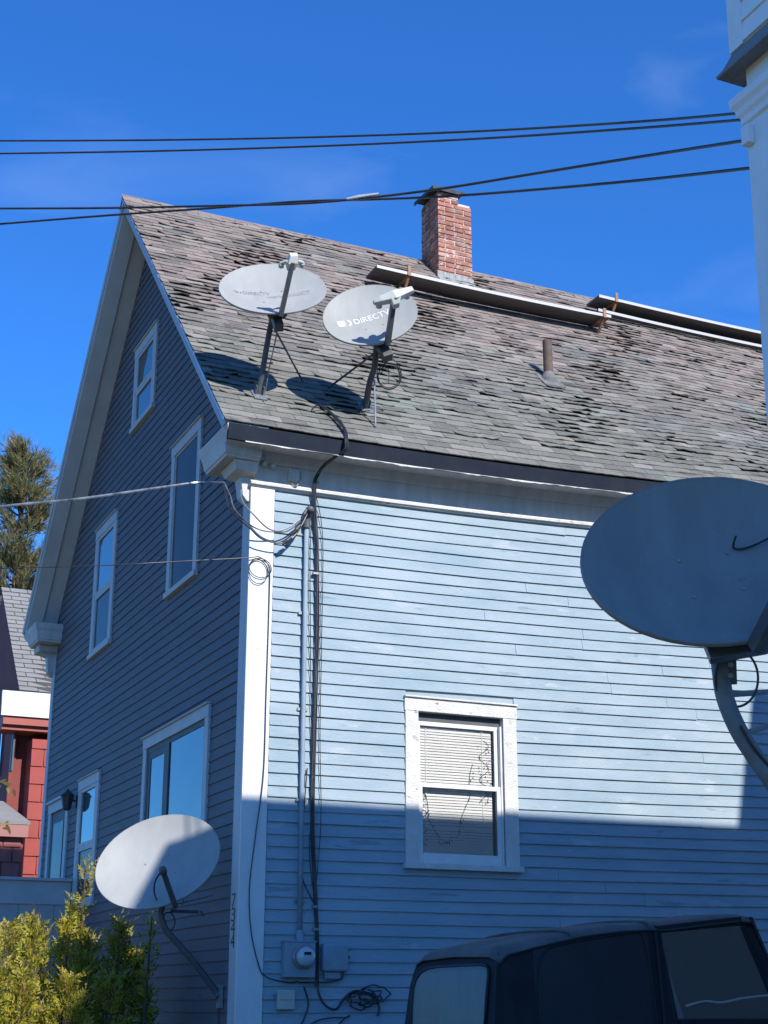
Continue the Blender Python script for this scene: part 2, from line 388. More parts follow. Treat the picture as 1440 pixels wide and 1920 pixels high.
for i, (sz, par, ring, mm) in enumerate(boards):
    if i < 295: MB().loft(ring).build('clapboard', mm, par)
    else: rest[id(par)].loft(ring)
for par, mm in ((ewall, M['siding']), (gwall, M['siding_gable'])):
    if rest[id(par)].v:
        o = rest[id(par)].build('clapboards', mm, par); o['kind'] = 'stuff'

# corner boards
def sagbox(x0, x1, y0, y1, z0, z1, zs=4.3, n=14):     # a long horizontal moulding that follows the settled wall
    rings = []
    for i in range(n+1):
        x = x0+(x1-x0)*i/n; s = rise(x)
        rings.append([(x, y0, z0+s), (x, y1, z0+s), (x, y1, z1+s), (x, y0, z1+s)])
    return rings
b = MB(); b.box((-.028, -.032, GZ), (.192, .0, 4.245)); b.build('corner_board', M['white'], house, bevel=.003)
b = MB(); b.box((-.0285, .0005, GZ), (.0, .165, 4.33)); b.build('corner_board', M['gabletrim'], house, bevel=.003)
b = MB(); b.box((-.026, W-.122, GZ), (.0, W+.03, 4.5)); b.build('corner_board', M['gabletrim'], house, bevel=.003)
# frieze, shelf moulding, bed moulding, soffit, fascia
MB().loft(sagbox(.0, XE, -.018, .0, 4.30, 4.60)).build('frieze_board', M['frieze'], house)
b = MB()
rings = []
for i in range(29):
    x = -.04 + (XE+.04)*i/28; s = rise(x); j = jit(.0025)
    rings.append([(x,-.0,4.246+s),(x,-.040,4.252+s),(x,-.046,4.262+s),(x,-.060+j,4.266+s),(x,-.062+j,4.286+s),(x,-.048,4.302+s),(x,0,4.312+s)])
b.loft(rings).build('shelf_moulding', M['whitetrim'], house)
rings = []
for i in range(29):
    x = -.02 + (XE)*i/28; s = rise(x)
    rings.append([(x,-.018,4.475+s),(x,-.035,4.475+s),(x,-.040,4.50+s),(x,-.075,4.545+s),(x,-.085,4.56+s),(x,-.018,4.56+s)])
MB().loft(rings).build('bed_moulding', M['frieze'], house)
MB().loft(sagbox(-.33, XE, -OE+.03, -.018, 4.561, 4.575)).build('soffit', M['frieze'], house)
rings = []
for i in range(43):
    x = -ORK + .012 + (XE+ORK)*i/42; s = rise(x)
    rings.append([(x,-OE+.030,4.530+s),(x,-OE+.060,4.530+s),(x,-OE+.050,4.66+s),(x,-OE+.004,4.66+s)])
MB().loft(rings).build('fascia', M['fascia'], house)
rings = []
for i in range(160):                       # torn strip of white drip metal under the fascia
    x = -.2 + 7.5*i/159; s = rise(x); j = jit(.004); h = max(.002, .007+.009*math.sin(x*3.1)*math.sin(x*7.7+1)+jit(.004))
    rings.append([(x,-OE+.026+j,4.5285-h+s),(x,-OE+.040,4.5285-h+s),(x,-OE+.040,4.5295+s),(x,-OE+.028,4.5295+s)])
MB().loft(rings).build('drip_strip', M['whitetrim'], house)

# cornice returns at both ends of the gable
def cornice_return(y0, y1, name='cornice_return'):
    b = MB(); sg = 1 if y1 > y0 else -1
    def ring(z, ox, fr_, bk):
        a, c = y0+sg*fr_, y1-sg*bk
        if sg < 0: a, c = c, a
        return [(-ORK+ox, a, z), (0, a, z), (0, c, z), (-ORK+ox, c, z)]
    b.loft([ring(4.440, .062, .20, .06), ring(4.462, .060, .19, .06), ring(4.468, .048, .17, .05), ring(4.53, .036, .15, .036), ring(4.575, .026, .055, .03), ring(4.61, .012, .012, .012), ring(4.66, 0, 0, 0), ring(4.672, 0, 0, 0)])
    return b.build(name, M['frieze'], house)
cornice_return(-OE+.012, .44)
cornice_return(W+OE-.012, W-.40)
b = MB(); b.loft([[(-.20,W-.10,4.34),(0,W-.10,4.34),(0,W+.10,4.34),(-.20,W+.10,4.34)], [(-.25,W-.16,4.36),(0,W-.16,4.36),(0,W+.16,4.36),(-.25,W+.16,4.36)], [(-.26,W-.16,4.434),(0,W-.16,4.434),(0,W+.16,4.434),(-.26,W+.16,4.434)]])
b.loft([[(-.06,W-.02,4.05),(-.0,W-.02,4.05),(0,W+.05,4.05),(-.06,W+.05,4.05)], [(-.10,W-.06,4.10),(0,W-.06,4.10),(0,W+.05,4.10),(-.10,W+.05,4.10)], [(-.12,W-.07,4.30),(0,W-.07,4.30),(0,W+.06,4.30),(-.12,W+.06,4.30)], [(-.20,W-.09,4.338),(0,W-.09,4.338),(0,W+.09,4.338),(-.20,W+.09,4.338)]])
b.build('cornice_bracket', M['gabletrim'], house)
b = MB()
b.loft([[(-.05,.0005,4.12),(-.0,.0005,4.12),(0,.12,4.12),(-.05,.12,4.12)], [(-.09,.0005,4.17),(0,.0005,4.17),(0,.15,4.17),(-.09,.15,4.17)], [(-.11,.0005,4.33),(0,.0005,4.33),(0,.16,4.33),(-.11,.16,4.33)], [(-.19,-.1,4.36),(0,-.1,4.36),(0,.2,4.36),(-.19,.2,4.36)], [(-.22,-.14,4.434),(0,-.14,4.434),(0,.24,4.434),(-.22,.24,4.434)]])
b.build('cornice_bracket', M['frieze'], house)

# roof: deck, rakes, rake soffits
b = MB(); rings = []
for i in range(23):
    x = -ORK + .02 + (XE+ORK+.2)*i/22
    q = [roofp(x, 0.02, -.012), roofp(x, SL, -.012)]
    q += [V3((x, W-q[0].y, ZE-.012)), V3((x, W+OE-.12, ZE-.02)), V3((x, W/2, ZR-.16)), roofp(x, .10, -.10)]
    rings.append(q)
b.loft(rings); roof = b.build('roof', M['deck'], house)
for side in (0, 1):
    def rp(x, s, h):
        p = V3((x, -OE + s*math.cos(TH) - h*math.sin(TH), ZE + s*math.sin(TH) + h*math.cos(TH)))
        if side: p.y = W - p.y
        return p
    b = MB(); b.hexa([rp(-ORK, .02, -.10), rp(-ORK+.03, .02, -.10), rp(-ORK+.03, SL-.105*math.tan(TH), -.10), rp(-ORK, SL-.105*math.tan(TH), -.10), rp(-ORK, 0, -.008), rp(-ORK+.03, 0, -.008), rp(-ORK+.03, SL-.01, -.008), rp(-ORK, SL-.01, -.008)] )
    b.build('rake_board', M['gabletrim'], house)
    b = MB(); b.hexa([rp(-ORK-.012, .02, -.05), rp(-ORK-.001, .02, -.05), rp(-ORK-.001, SL-.055*math.tan(TH), -.05), rp(-ORK-.012, SL-.055*math.tan(TH), -.05), rp(-ORK-.022, 0, -.008), rp(-ORK-.001, 0, -.008), rp(-ORK-.001, SL-.01, -.008), rp(-ORK-.022, SL-.01, -.008)])
    b.build('rake_moulding', M['gabletrim'], house)
    b = MB(); b.hexa([rp(-ORK+.175, .15, -.155), rp(-.0, .15, -.175), rp(-.0, SL-.18*math.tan(TH), -.175), rp(-ORK+.175, SL-.16*math.tan(TH), -.155), rp(-ORK+.175, .15, -.125), rp(0, .15, -.125), rp(0, SL-.13*math.tan(TH), -.125), rp(-ORK+.175, SL-.13*math.tan(TH), -.125)])
    b.build('rake_soffit', M['soffit'], house)
    b = MB(); b.hexa([rp(-ORK+.002, .10, -.128), rp(-ORK+.174, .10, -.180), rp(-ORK+.174, SL-.185*math.tan(TH), -.180), rp(-ORK+.002, SL-.135*math.tan(TH), -.128), rp(-ORK+.002, .10, -.101), rp(-ORK+.174, .10, -.12), rp(-ORK+.174, SL-.125*math.tan(TH), -.12), rp(-ORK+.002, SL-.11*math.tan(TH), -.101)])
    b.build('rake_moulding', M['gabletrim'], house)
b = MB(); rings = []
for i in range(60):
    s = .02 + (SL-.05)*i/59; j = abs(jit(.004))
    p = roofp(-ORK-.03-j, s, -.004); rings.append([p, roofp(-ORK+.04, s, .001), roofp(-ORK+.04, s, -.003), roofp(-ORK-.028-j, s, -.028-jit(.006))])
b.loft(rings).build('rake_metal', M['metal'], house)

# shingles: three-tab strips, curled and slipped with age
TABW, TEXP = .235, .112
NC = int(SL/TEXP)
def curl(cx, cs):
    v = math.sin(cx*1.9+cs*.7)*math.sin(cs*2.3-cx*.6+1.0)+.6*math.sin(cx*5.1-cs*3.3)
    return max(0, v)
def tab_verts(wd, ln, l, dx):
    # x 0..wd across, s 0..ln up the slope from the butt, l: four lifts along the butt; top tucked in
    n = 4; vs = []
    for i in range(n):
        x = wd*i/(n-1)
        vs += [(x, -dx[i], .0070+l[i]), (x, ln*.42, .008+l[i]*.22), (x, ln, .0015)]
    for i in range(n):
        x = wd*i/(n-1)
        vs += [(x, -dx[i], .0-.001+l[i]), (x, ln*.42, .002+l[i]*.22), (x, ln, -.002)]
    fs = []
    o = 3*n
    for i in range(n-1):
        for j in range(2):
            a = i*3+j; fs.append((a, a+3, a+4, a+1)); fs.append((o+a, o+a+1, o+a+4, o+a+3))
        a = i*3; fs.append((a, o+a, o+a+3, a+3))
    for i in (0, n-1):
        for j in range(2):
            a = i*3+j; fs.append((a, a+1, o+a+1, o+a) if i == 0 else (a+1, a, o+a, o+a+1))
    return vs, fs
def basis(x, s):
    p = roofp(x, s, 0); u = (roofp(x+.1, s, 0)-roofp(x, s, 0)).normalized(); t = (roofp(x, s+.1, 0)-p).normalized(); nn = u.cross(t).normalized()
    return p, u, t, nn
rng = random.Random(5)
tabs = []
for c in range(NC+1):
    s = c*TEXP - (.012 if c == 0 else 0); x = -ORK - .028 + (0 if c == 0 else -(.1525 if c % 2 else 0) + rng.uniform(-.01, .01))
    slip = 0; lastu = rng.random()
    while x < XE-.2:
        x0 = max(x, -ORK-.03); x1 = x+TABW-.003
        if x1-x0 > .06:
            kk = curl(x, s)*.50 + rng.random()**2*.75
            if c < 4: kk *= .22
            l = [max(0, kk*.0185*(.25+1.5*rng.random())) + (.004*rng.random()) for _ in range(4)]
            if kk > .55 and rng.random() < .5: l[0 if rng.random() < .5 else 3] += rng.uniform(.005, .018)*min(1, kk)
            if rng.random() < .35: slip = rng.uniform(-.024, .014)*(1 if c > 3 else .15)
            dx = [slip + rng.uniform(-.011, .009)*(1 if c > 3 else .2) for _ in range(4)]
            lnv = TEXP+.035; miss = rng.random() < (.010+.02*curl(x*.6+2, s*.8) if c > 6 else 0)
            if miss: dx = [-.07+rng.uniform(-.03, .03) for _ in range(4)]
            tabs.append((c, x0, x1-x0, s, lnv, l, dx))
        x += TABW
def near(t):
    x = t[1]; return (x+2.0)**2*.55 + (t[0]*.13)**2*6
order = sorted([t for t in tabs if t[1] < 5.3], key=near)
keep = set(id(t) for t in order[:298])
joined = MB()
for t in tabs:
    c, x0, wd, s, ln, l, dx = t
    vs, fs = tab_verts(wd, ln, l, dx)
    p, u, tt, nn = basis(x0, s)
    wv = [p + u*a + tt*b_ + nn*h for (a, b_, h) in vs]
    if id(t) in keep: MB().add(wv, fs).build('shingle', M['shingle'], roof)
    else: joined.add(wv, fs)
# the back slope's edge seen along the ridge, and ridge caps
x = -ORK-.03
while x < XE:
    a = .30; l = rng.uniform(0, .012)
    p0 = V3((x, W/2, ZR)); q = [V3((x, W/2-.11, ZR-.115+l)), V3((x+a, W/2-.11, ZR-.121)), V3((x+a, W/2, ZR+.004)), V3((x, W/2, ZR+.016+l)), V3((x+a, W/2+.11, ZR-.121)), V3((x, W/2+.11, ZR-.115+l))]
    q2 = [v-V3((0,0,.006)) for v in q]
    joined.add(q+q2, [(0,1,2,3),(3,2,4,5),(6,9,8,7),(9,11,10,8),(0,3,9,6),(3,5,11,9),(1,0,6,7),(5,4,10,11)])
    x += .155
o = joined.build('shingles', M['shingle'], roof); o['kind'] = 'stuff'

# ------------------------------------------------------------------ windows
def gable_window(q, style):
    y0, y1, z0, z1 = q; cw = .105; t = M['gabletrim']
    b = MB()
    b.box((-.036, y0, z0+.055), (.0, y0+cw, z1-cw*1.05)); b.box((-.036, y1-cw, z0+.055), (.0, y1, z1-cw*1.05))
    b.box((-.040, y0-.006, z1-cw*1.05), (.0, y1+.006, z1)); b.box((-.055, y0-.012, z0), (.0, y1+.012, z0+.055))
    b.box((-.062, y0-.015, z1), (.0, y1+.015, z1+.014))
    root = b.build('window', t, house, bevel=.003)
    a0, a1, b0, b1 = y0+cw, y1-cw, z0+.055, z1-cw*1.05
    def frame(ya, yb, za, zb, xf, wd, m=t, d=.03, name='sash'):
        f = MB(); f.box((xf, ya, za), (xf+d, ya+wd, zb)); f.box((xf, yb-wd, za), (xf+d, yb, zb))
        f.box((xf, ya+wd, za), (xf+d, yb-wd, za+wd)); f.box((xf, ya+wd, zb-wd), (xf+d, yb-wd, zb)); return f.build(name, m, root)
    def pane(ya, yb, za, zb, xf, m):
        f = MB(); f.box((xf, ya, za), (xf+.004, yb, zb)); return f.build('pane', m, root)
    zm = (b0+b1)/2
    if style == 'hung':
        frame(a0, a1, zm-.02, b1, -.032, .042); pane(a0+.042, a1-.042, zm+.02, b1-.042, -.018, M['glass'])
        frame(a0, a1, b0, zm-.0205, -.030, .046)
        pane(a0+.046, a1-.046, b0+.046, zm-.066, -.014, M['glass_dull'] if q[2] < 5 else M['glass'])
    elif style == 'storm':
        frame(a0, a1, b0, b1, -.022, .022); pane(a0+.022, a1-.022, b0+.022, b1-.022, -.016, M['glass_dull'])
    elif style == 'slider':
        dk = M['sashdark']
        frame(a0, a1, b0, b1, -.020, .05, dk, .02, 'sash')
        ym = a0 + (a1-a0)*.62
        f = MB(); f.box((-.024, ym-.05, b0+.05), (0, ym+.06, b1-.05)); f.build('mullion', dk, root)
        pane(a0+.05, ym-.05, b0+.05, b1-.05, -.012, M['glass'])
        frame(ym+.06, a1-.05, b0+.05, b1-.05, -.016, .07, dk, .015)
        pane(ym+.13, a1-.12, b0+.12, b1-.12, -.010, M['glass'])
    return root
M['sashdark'] = mat('brown_sash', (.10,.105,.115), .6, (.07,.07,.075), 8, .8)
for q, st in zip(gwin[:5], ('hung', 'storm', 'hung', 'slider', 'hung')): gable_window(q, st)
# back door in the gable wall
q = gwin[5]; b = MB(); cw = .12
b.box((-.036, q[0], q[2]), (.0, q[0]+cw, q[3]-cw)); b.box((-.036, q[1]-cw, q[2]), (.0, q[1], q[3]-cw)); b.box((-.042, q[0]-.01, q[3]-cw), (.0, q[1]+.01, q[3]))
b.box((-.07, q[0]-.03, q[3]), (.0, q[1]+.03, q[3]+.03))
door = b.build('door', M['gabletrim'], house)
b = MB(); b.box((-.012, q[0]+cw, q[2]), (.0, q[1]-cw, q[3]-cw)); b.build('door_leaf', M['sashdark'], door)
b = MB(); b.box((-.018, q[0]+cw+.14, q[2]+1.0), (-.0125, q[1]-cw-.14, q[3]-cw-.14)); b.build('pane', M['glass_dull'], door)

# front window with its blind and tangled string of lights
b = MB(); cw = .125; Y = -.034
b.box((WX0, Y, WZ0+.05), (WX0+cw, .0, WZ1-.115)); b.box((WX1-cw-.01, Y, WZ0+.05), (WX1, .0, WZ1-.115))
b.box((WX0-.008, Y-.004, WZ1-.115), (WX1+.008, .0, WZ1)); b.box((WX0-.02, Y-.035, WZ0), (WX1+.02, .0, WZ0+.05))
b.box((WX0-.012, Y-.022, WZ1), (WX1+.012, .0, WZ1+.016))
fwin = b.build('window', M['whitetrim'], house, bevel=.004)
a0, a1, b0, b1 = WX0+cw, WX1-cw-.01, WZ0+.05, WZ1-.115
b = MB()                                    # jambs
b.box((a0-.03, .0, b0), (a0, .14, b1)); b.box((a1, .0, b0), (a1+.03, .14, b1)); b.box((a0-.03, .0, b1), (a1+.03, .14, b1+.03)); b.box((a0-.03, -.0, b0-.03), (a1+.03, .14, b0))
b.build('jamb', M['white'], fwin)
zm = (b0+b1)/2 + .02
def fsash(x0, x1, z0, z1, y, wd, bot=None):
    bot = bot or wd; f = MB()
    f.box((x0, y, z0), (x0+wd, y+.03, z1)); f.box((x1-wd, y, z0), (x1, y+.03, z1)); f.box((x0+wd, y, z0), (x1-wd, y+.03, z0+bot)); f.box((x0+wd, y, z1-wd), (x1-wd, y+.03, z1))
    s_ = f.build('sash', M['white'], fwin, bevel=.003)
    f = MB(); f.box((x0+wd, y+.012, z0+bot), (x1-wd, y+.016, z1-wd)); f.build('pane', M['glass_clear'], fwin)
fsash(a0+.002, a1-.03, zm-.02, b1-.075, .022, .038)
fsash(a0+.002, a1-.03, b0+.002, zm+.015, -.014, .040, .085)
f = MB(); f.box((a0, .026, b1-.074), (a1, .036, b1-.002)); f.build('head_stop', M['sashdark'], fwin)
f = MB(); f.box((a1-.029, -.02, b0), (a1-.012, .03, b1-.075)); f.build('track', M['white'], fwin)
f = MB(); nsl = 47
for i in range(nsl):
    z = b0+.05 + (b1-.12-b0-.05)*i/(nsl-1); j = jit(.0015)
    xa, xb = a0+.02, a1-.085
    f.add([(xa,.046,z-.0115+j),(xb,.046,z-.0115+jit(.003)),(xb,.054,z+.0115+j),(xa,.054,z+.0115+jit(.002))], [(0,1,2,3)])
for xx in (a0+.10, a1-.18): f.box((xx,.0445,b0+.05),(xx+.008,.0452,b1-.12))
o = f.build('blind', M['blind'], fwin); o['kind'] = 'stuff'
f = MB(); f.box((a0-.3, .6, b0-.4), (a1+.3, .62, b1+.4)); f.box((a0-.3,.141,b0-.4),(a0-.28,.6,b1+.4)); f.box((a1+.28,.141,b0-.4),(a1+.3,.6,b1+.4))
f.build('room_back', M['dark'], fwin)
f = MB(); pts = []
for i in range(50):
    t = i/49; pts.append((a0+.07+.50*t+.02*math.sin(t*31), .042, b0+.62-.50*math.sin(t*math.pi)**.8+.25*t*t+.02*math.sin(t*47)))
f.tube(pts, .0022, 5)
pts = [(a0+.06+.05*math.sin(i*.9)+.0*i, .042, b0+.60-.02*i) for i in range(24)]; f.tube(pts, .0022, 5)
pts = [(a1-.16+.05*math.sin(i*.7), .042, b1-.2-.022*i) for i in range(26)]; f.tube(pts, .002, 5)
for i in range(90):
    t = random.random()
    p = random.choice([(a0+.07+.50*t, b0+.62-.50*math.sin(t*math.pi)**.8+.25*t*t), (a0+.06+jit(.06), b0+.15+.45*t), (a1-.16+jit(.06), b1-.75+.5*t)])
    x, z = p[0]+jit(.012), p[1]+jit(.012); f.add([(x,.041,z),(x+.012,.041,z+jit(.01)),(x+.004,.041,z+.014)], [(0,1,2)])
f.build('string_lights', mat('dark_green_wire', (.03,.045,.03), .6), fwin)

# ------------------------------------------------------------------ chimney (part of the house)
CX0, CX1, CY0, CY1, CZ0, CZ1 = 3.585, 4.060, 3.45, 3.93, 8.25, 9.80
b = MB(); b.box((CX0+.012, CY0+.012, CZ0), (CX1-.012, CY1-.012, CZ1-.01)); b.box((CX0+.012, CY0+.012, CZ1-.01), (CX0+.28, CY1-.012, CZ1+.105))
chim = b.build('chimney', M['mortar'], house)
BH, BL, BD = .066, .20, .095
def bm(lx, ly):
    q = MB(); e = .004
    q.loft([[(e,e,0),(lx-e,e,0),(lx-e,ly-e,0),(e,ly-e,0)], [(0,0,e),(lx,0,e),(lx,ly,e),(0,ly,e)], [(0,0,BH-.012-e),(lx,0,BH-.012-e),(lx,ly,BH-.012-e),(0,ly,BH-.012-e)], [(e,e,BH-.012),(lx-e,e,BH-.012),(lx-e,ly-e,BH-.012),(e,ly-e,BH-.012)]])
    me = bpy.data.meshes.new('brick'); me.from_pydata(q.v, [], q.f); me.materials.append(M['brick']); return me
bx_ = {}
def brick(x, y, z, lx, ly):
    k_ = (round(lx,3), round(ly,3))
    if k_ not in bx_: bx_[k_] = bm(*k_)
    o = bpy.data.objects.new('brick', bx_[k_]); COL.objects.link(o); o.parent = chim
    o.location = (x+jit(.003), y+jit(.003), z+jit(.0015)); o.rotation_euler = (0, 0, jit(.012))
nz_ = int((CZ1+.10-CZ0)/BH)
for c in range(nz_):
    z = CZ0 + c*BH; top = z+BH > CZ1+.02
    X1 = CX0+.29 if top else CX1
    lx = X1-CX0
    if c % 2 == 0:
        n = 1 if top else 2; L_ = (lx-.012*(n-1))/n
        for i in range(n):
            for yy in (CY0, CY1-BD): brick(CX0+i*(L_+.012), yy, z, L_, BD)
        ln = (CY1-CY0-2*BD-.024-.012)/2
        for i in range(2):
            for xx in (CX0, X1-BD): brick(xx, CY0+BD+.012+i*(ln+.012), z, BD, ln)
    else:
        L_ = (CY1-CY0-.012)/2
        for i in range(2):
            for xx in (CX0, X1-BD): brick(xx, CY0+i*(L_+.012), z, BD, L_)
        tot = lx-2*BD-.024
        if tot > .05:
            n = 1; l2 = (tot-.012*(n-1))/n
            for i in range(n):
                for yy in (CY0, CY1-BD): brick(CX0+BD+.012+i*(l2+.012), yy, z, l2, BD)
b = MB(); cz = 9.97
cc = [(3.50,3.40,cz-.05),(3.96,3.42,cz-.035),(3.97,3.96,cz+.0),(3.50,3.95,cz-.01)]
b.hexa([V3(q) for q in cc]+[V3(q)+V3((0,0,.02)) for q in cc])
b.hexa([(3.60,3.47,CZ1+.08),(3.86,3.47,CZ1+.08),(3.86,3.9,CZ1+.08),(3.60,3.9,CZ1+.08),(3.60,3.47,cz-.042),(3.86,3.47,cz-.035),(3.86,3.9,cz-.012),(3.60,3.9,cz-.012)])
b.hexa([(3.50,3.392,cz-.085),(3.96,3.412,cz-.075),(3.96,3.421,cz-.075),(3.50,3.402,cz-.085),(3.50,3.385,cz-.045),(3.96,3.406,cz-.03),(3.96,3.416,cz-.03),(3.50,3.397,cz-.045)])
b.hexa([(3.488,3.39,cz-.085),(3.498,3.39,cz-.085),(3.498,3.95,cz-.05),(3.488,3.95,cz-.05),(3.488,3.39,cz-.04),(3.498,3.39,cz-.04),(3.498,3.95,cz),(3.488,3.95,cz)])
b.build('chimney_cap', M['cap'], chim)
b = MB()                                    # lead flashing at the foot
for i in range(6):
    x0 = CX0-.02 + (CX1-CX0+.04)*i/6; x1 = x0+(CX1-CX0+.04)/6-.003; j = jit(.02)
    s0 = (CY0+OE)/math.cos(TH)
    b.add([roofp(x0, s0-.12+j, .018), roofp(x1, s0-.12+jit(.03), .018), V3((x1, CY0-.008, roofp(x1, s0).z+.02)), V3((x0, CY0-.008, roofp(x0, s0).z+.02)), V3((x1, CY0-.006, roofp(x1, s0).z+.09+j)), V3((x0, CY0-.006, roofp(x0, s0).z+.09+j))], [(0,1,2,3),(3,2,4,5)])
b.build('flashing', mat('lead_flashing', (.34,.34,.33), .6, (.20,.19,.18), 20, .9), chim)

# ------------------------------------------------------------------ vent pipe and staging planks on the roof
p = onroof(1029, 722); vp = thing('vent_pipe', 'short dark vent pipe standing up through the shingle roof', 'vent pipe', p)
b = MB(); top = p+V3((0,0,.47)); ring = []
b.tube([p-V3((0,0,.1)), top], .052, 18)
b.tube([top-V3((0,0,.0)), top+V3((0,0,.002))], .052, 18, rs=[.045,.045]); b.build('pipe', mat('iron_pipe', (.085,.062,.052), .75, (.16,.10,.07), 12, .9), vp, smooth=False)
b = MB(); _, u, t, nn = basis(p.x, (p.y+OE)/math.cos(TH))
b.hexa([p-u*.13-t*.19+nn*.013, p+u*.13-t*.19+nn*.013, p+u*.13+t*.15+nn*.010, p-u*.13+t*.15+nn*.010, p-u*.13-t*.19+nn*.020, p+u*.13-t*.19+nn*.020, p+u*.13+t*.15+nn*.014, p-u*.13+t*.15+nn*.014])
b.tube([p-nn*.02, p+V3((0,0,.02)), p+V3((0,0,.09))], .08, 16, rs=[.10,.085,.056]); b.build('flashing_boot', mat('boot_metal', (.12,.115,.11), .8, (.20,.19,.18), 14, .9), vp)

def staging(x0, x1, y, wd, label, brx, th=.030, tilt=0.0):
    s = (y+OE)/math.cos(TH); z = roofp(x0, s).z
    t = thing('staging_plank', label, 'plank', (x0, y, z), 'staging planks left on the roof')
    rings = []; n = 12
    for i in range(n+1):
        x = x0+(x1-x0)*i/n; zz = z + .03 + tilt*(x-x0) - .02*math.sin(math.pi*i/n); e = (0 if 0 < i < n else jit(.01))
        rings.append([(x, y-wd, zz), (x, y-.035, zz), (x, y-.035, zz+th), (x, y-wd, zz+th)])
    MB().loft(rings).build('board', M['plank'], t)
    MB().loft([[(r_[0][0], y-wd-.006, r_[0][2]-.004), (r_[0][0], y-wd-.0005, r_[0][2]-.004), (r_[0][0], y-wd-.0005, r_[3][2]+.004), (r_[0][0], y-wd-.006, r_[3][2]+.004)] for r_ in rings]).build('sunlit_edge', M['edge'], t)  # pale strip paints the sunlit front edge; board is dark for its shaded underside
    for bx0 in brx:
        zz = z+tilt*(bx0-x0)
        q = MB(); q.box((bx0-.02, y-wd-.012, zz+.005), (bx0+.02, y-.02, zz+.028)); q.box((bx0-.02, y-wd-.022, zz+.005), (bx0+.02, y-wd-.004, zz+.13))
        a = V3((bx0, y-wd, zz+.01)); c = roofp(bx0, s-wd*.75, .02); q.hexa([c+V3((-.015,0,-.015)), c+V3((.015,0,-.015)), c+V3((.015,.0,.02)), c+V3((-.015,0,.02)), a+V3((-.015,0,-.015)), a+V3((.015,0,-.015)), a+V3((.015,.03,.005)), a+V3((-.015,.03,.005))])
        e = roofp(bx0, s+.35, .022); f_ = roofp(bx0, s-wd*.8, .022); q.hexa([f_+V3((-.012,0,-.004)), f_+V3((.012,0,-.004)), e+V3((.012,0,-.004)), e+V3((-.012,0,-.004)), f_+V3((-.012,0,.002)), f_+V3((.012,0,.002)), e+V3((.012,0,.002)), e+V3((-.012,0,.002))])
        q.build('roof_bracket', M['rustpaint'], t)
    return t
staging(2.31, 5.50, 2.87, .35, 'long grey staging plank lying below the brick chimney', (2.72, 5.40))
staging(5.72, 9.4, 3.43, .34, 'staging plank near the ridge, nearest the white house', (5.98, 8.9))
t = staging(5.75, 9.4, 3.27, .10, 'narrow batten under the upper staging plank', (), th=.03)
t['label'] = 'narrow pale batten just below the upper staging plank'; t['category'] = 'batten'; t.name = 'roof_batten'; del t['group']

# ------------------------------------------------------------------ satellite dishes
def dish_frame(az, el, sk):
    az, el, sk = R(az), R(el), R(sk)
    N = V3((math.sin(az)*math.cos(el), -math.cos(az)*math.cos(el), math.sin(el))); U = V3((math.cos(az), math.sin(az), 0)); Vv = N.cross(U)
    if Vv.z < 0: Vv = -Vv
    return N, U*math.cos(sk)+Vv*math.sin(sk), -U*math.sin(sk)+Vv*math.cos(sk)
def reflector(c, fr, w, ratio, root, face=None):
    N, U, Vv = fr; h = w*ratio; dp = .085*w; NR, NA = 9, 56
    def P(r, a, off=0): return c + U*(r*w/2*math.cos(a)) + Vv*(r*h/2*math.sin(a)) - N*(dp*(1-r*r)) + N*off
    b = MB(); vs = [c - N*dp]; fs = []
    for i in range(1, NR+1):
        for j in range(NA): vs.append(P(i/NR, 2*math.pi*j/NA))
    for j in range(NA): fs.append((0, 1+j, 1+(j+1) % NA))
    for i in range(NR-1):
        for j in range(NA):
            a = 1+i*NA; fs.append((a+j, a+NA+j, a+NA+(j+1) % NA, a+(j+1) % NA))
    b.add(vs, fs, 0)
    rim = [[P(1, 2*math.pi*j/NA) for j in range(NA)], [P(1.012, 2*math.pi*j/NA, .003) for j in range(NA)], [P(1.022, 2*math.pi*j/NA, -.004) for j in range(NA)], [P(1.020, 2*math.pi*j/NA, -.020) for j in range(NA)]]
    b.loft(rim, 0, cap=False)
    vs = [c - N*(dp+.006)]; fs = []
    for i in range(1, NR+1):
        for j in range(NA): vs.append(P(i/NR*1.0, 2*math.pi*j/NA, -.006))
    for j in range(NA): fs.append((0, 1+(j+1) % NA, 1+j))
    for i in range(NR-1):
        for j in range(NA):
            a = 1+i*NA; fs.append((a+j, a+(j+1) % NA, a+NA+(j+1) % NA, a+NA+j))
    b.add(vs, fs, 1)
    o = b.build('reflector', [face or M['dish'], M['dishback']], root, smooth=True)
    for (uu, vv) in ((-.10,-.12),(.10,-.12),(-.10,.06),(.10,.06)):
        q = MB(); r2 = (uu*2)**2+(vv*2/ratio)**2; b_ = c+U*(uu*w)+Vv*(vv*w)-N*(dp*(1-r2)); q.cyl(b_, b_+N*.004, .007, 8); q.build('bolt', M['galv'], root)
    def surf(u, v, off=.0025):
        r2 = (2*u/w)**2+(2*v/h)**2; return c+U*u+Vv*v-N*(dp*(1-r2))+N*off
    return surf
def lettering(surf, body, size, u0, v0, m, root, name='lettering', squash=1.0):
    cu = bpy.data.curves.new(name, 'FONT'); cu.body = body; cu.size = size; cu.resolution_u = 3
    o = bpy.data.objects.new(name, cu); COL.objects.link(o); bpy.context.view_layer.update()
    dg = bpy.context.evaluated_depsgraph_get(); me = o.evaluated_get(dg).to_mesh()
    b = MB(); b.add([surf(u0+v.co.x*squash, v0+v.co.y) for v in me.vertices], [tuple(p.vertices) for p in me.polygons])
    bpy.data.objects.remove(o); return b.build(name, m, root)
def flatmark(surf, polys, m, root, name='emblem'):
    b = MB()
    for pl in polys: b.add([surf(*q) for q in pl], [tuple(range(len(pl)))])
    return b.build(name, m, root)
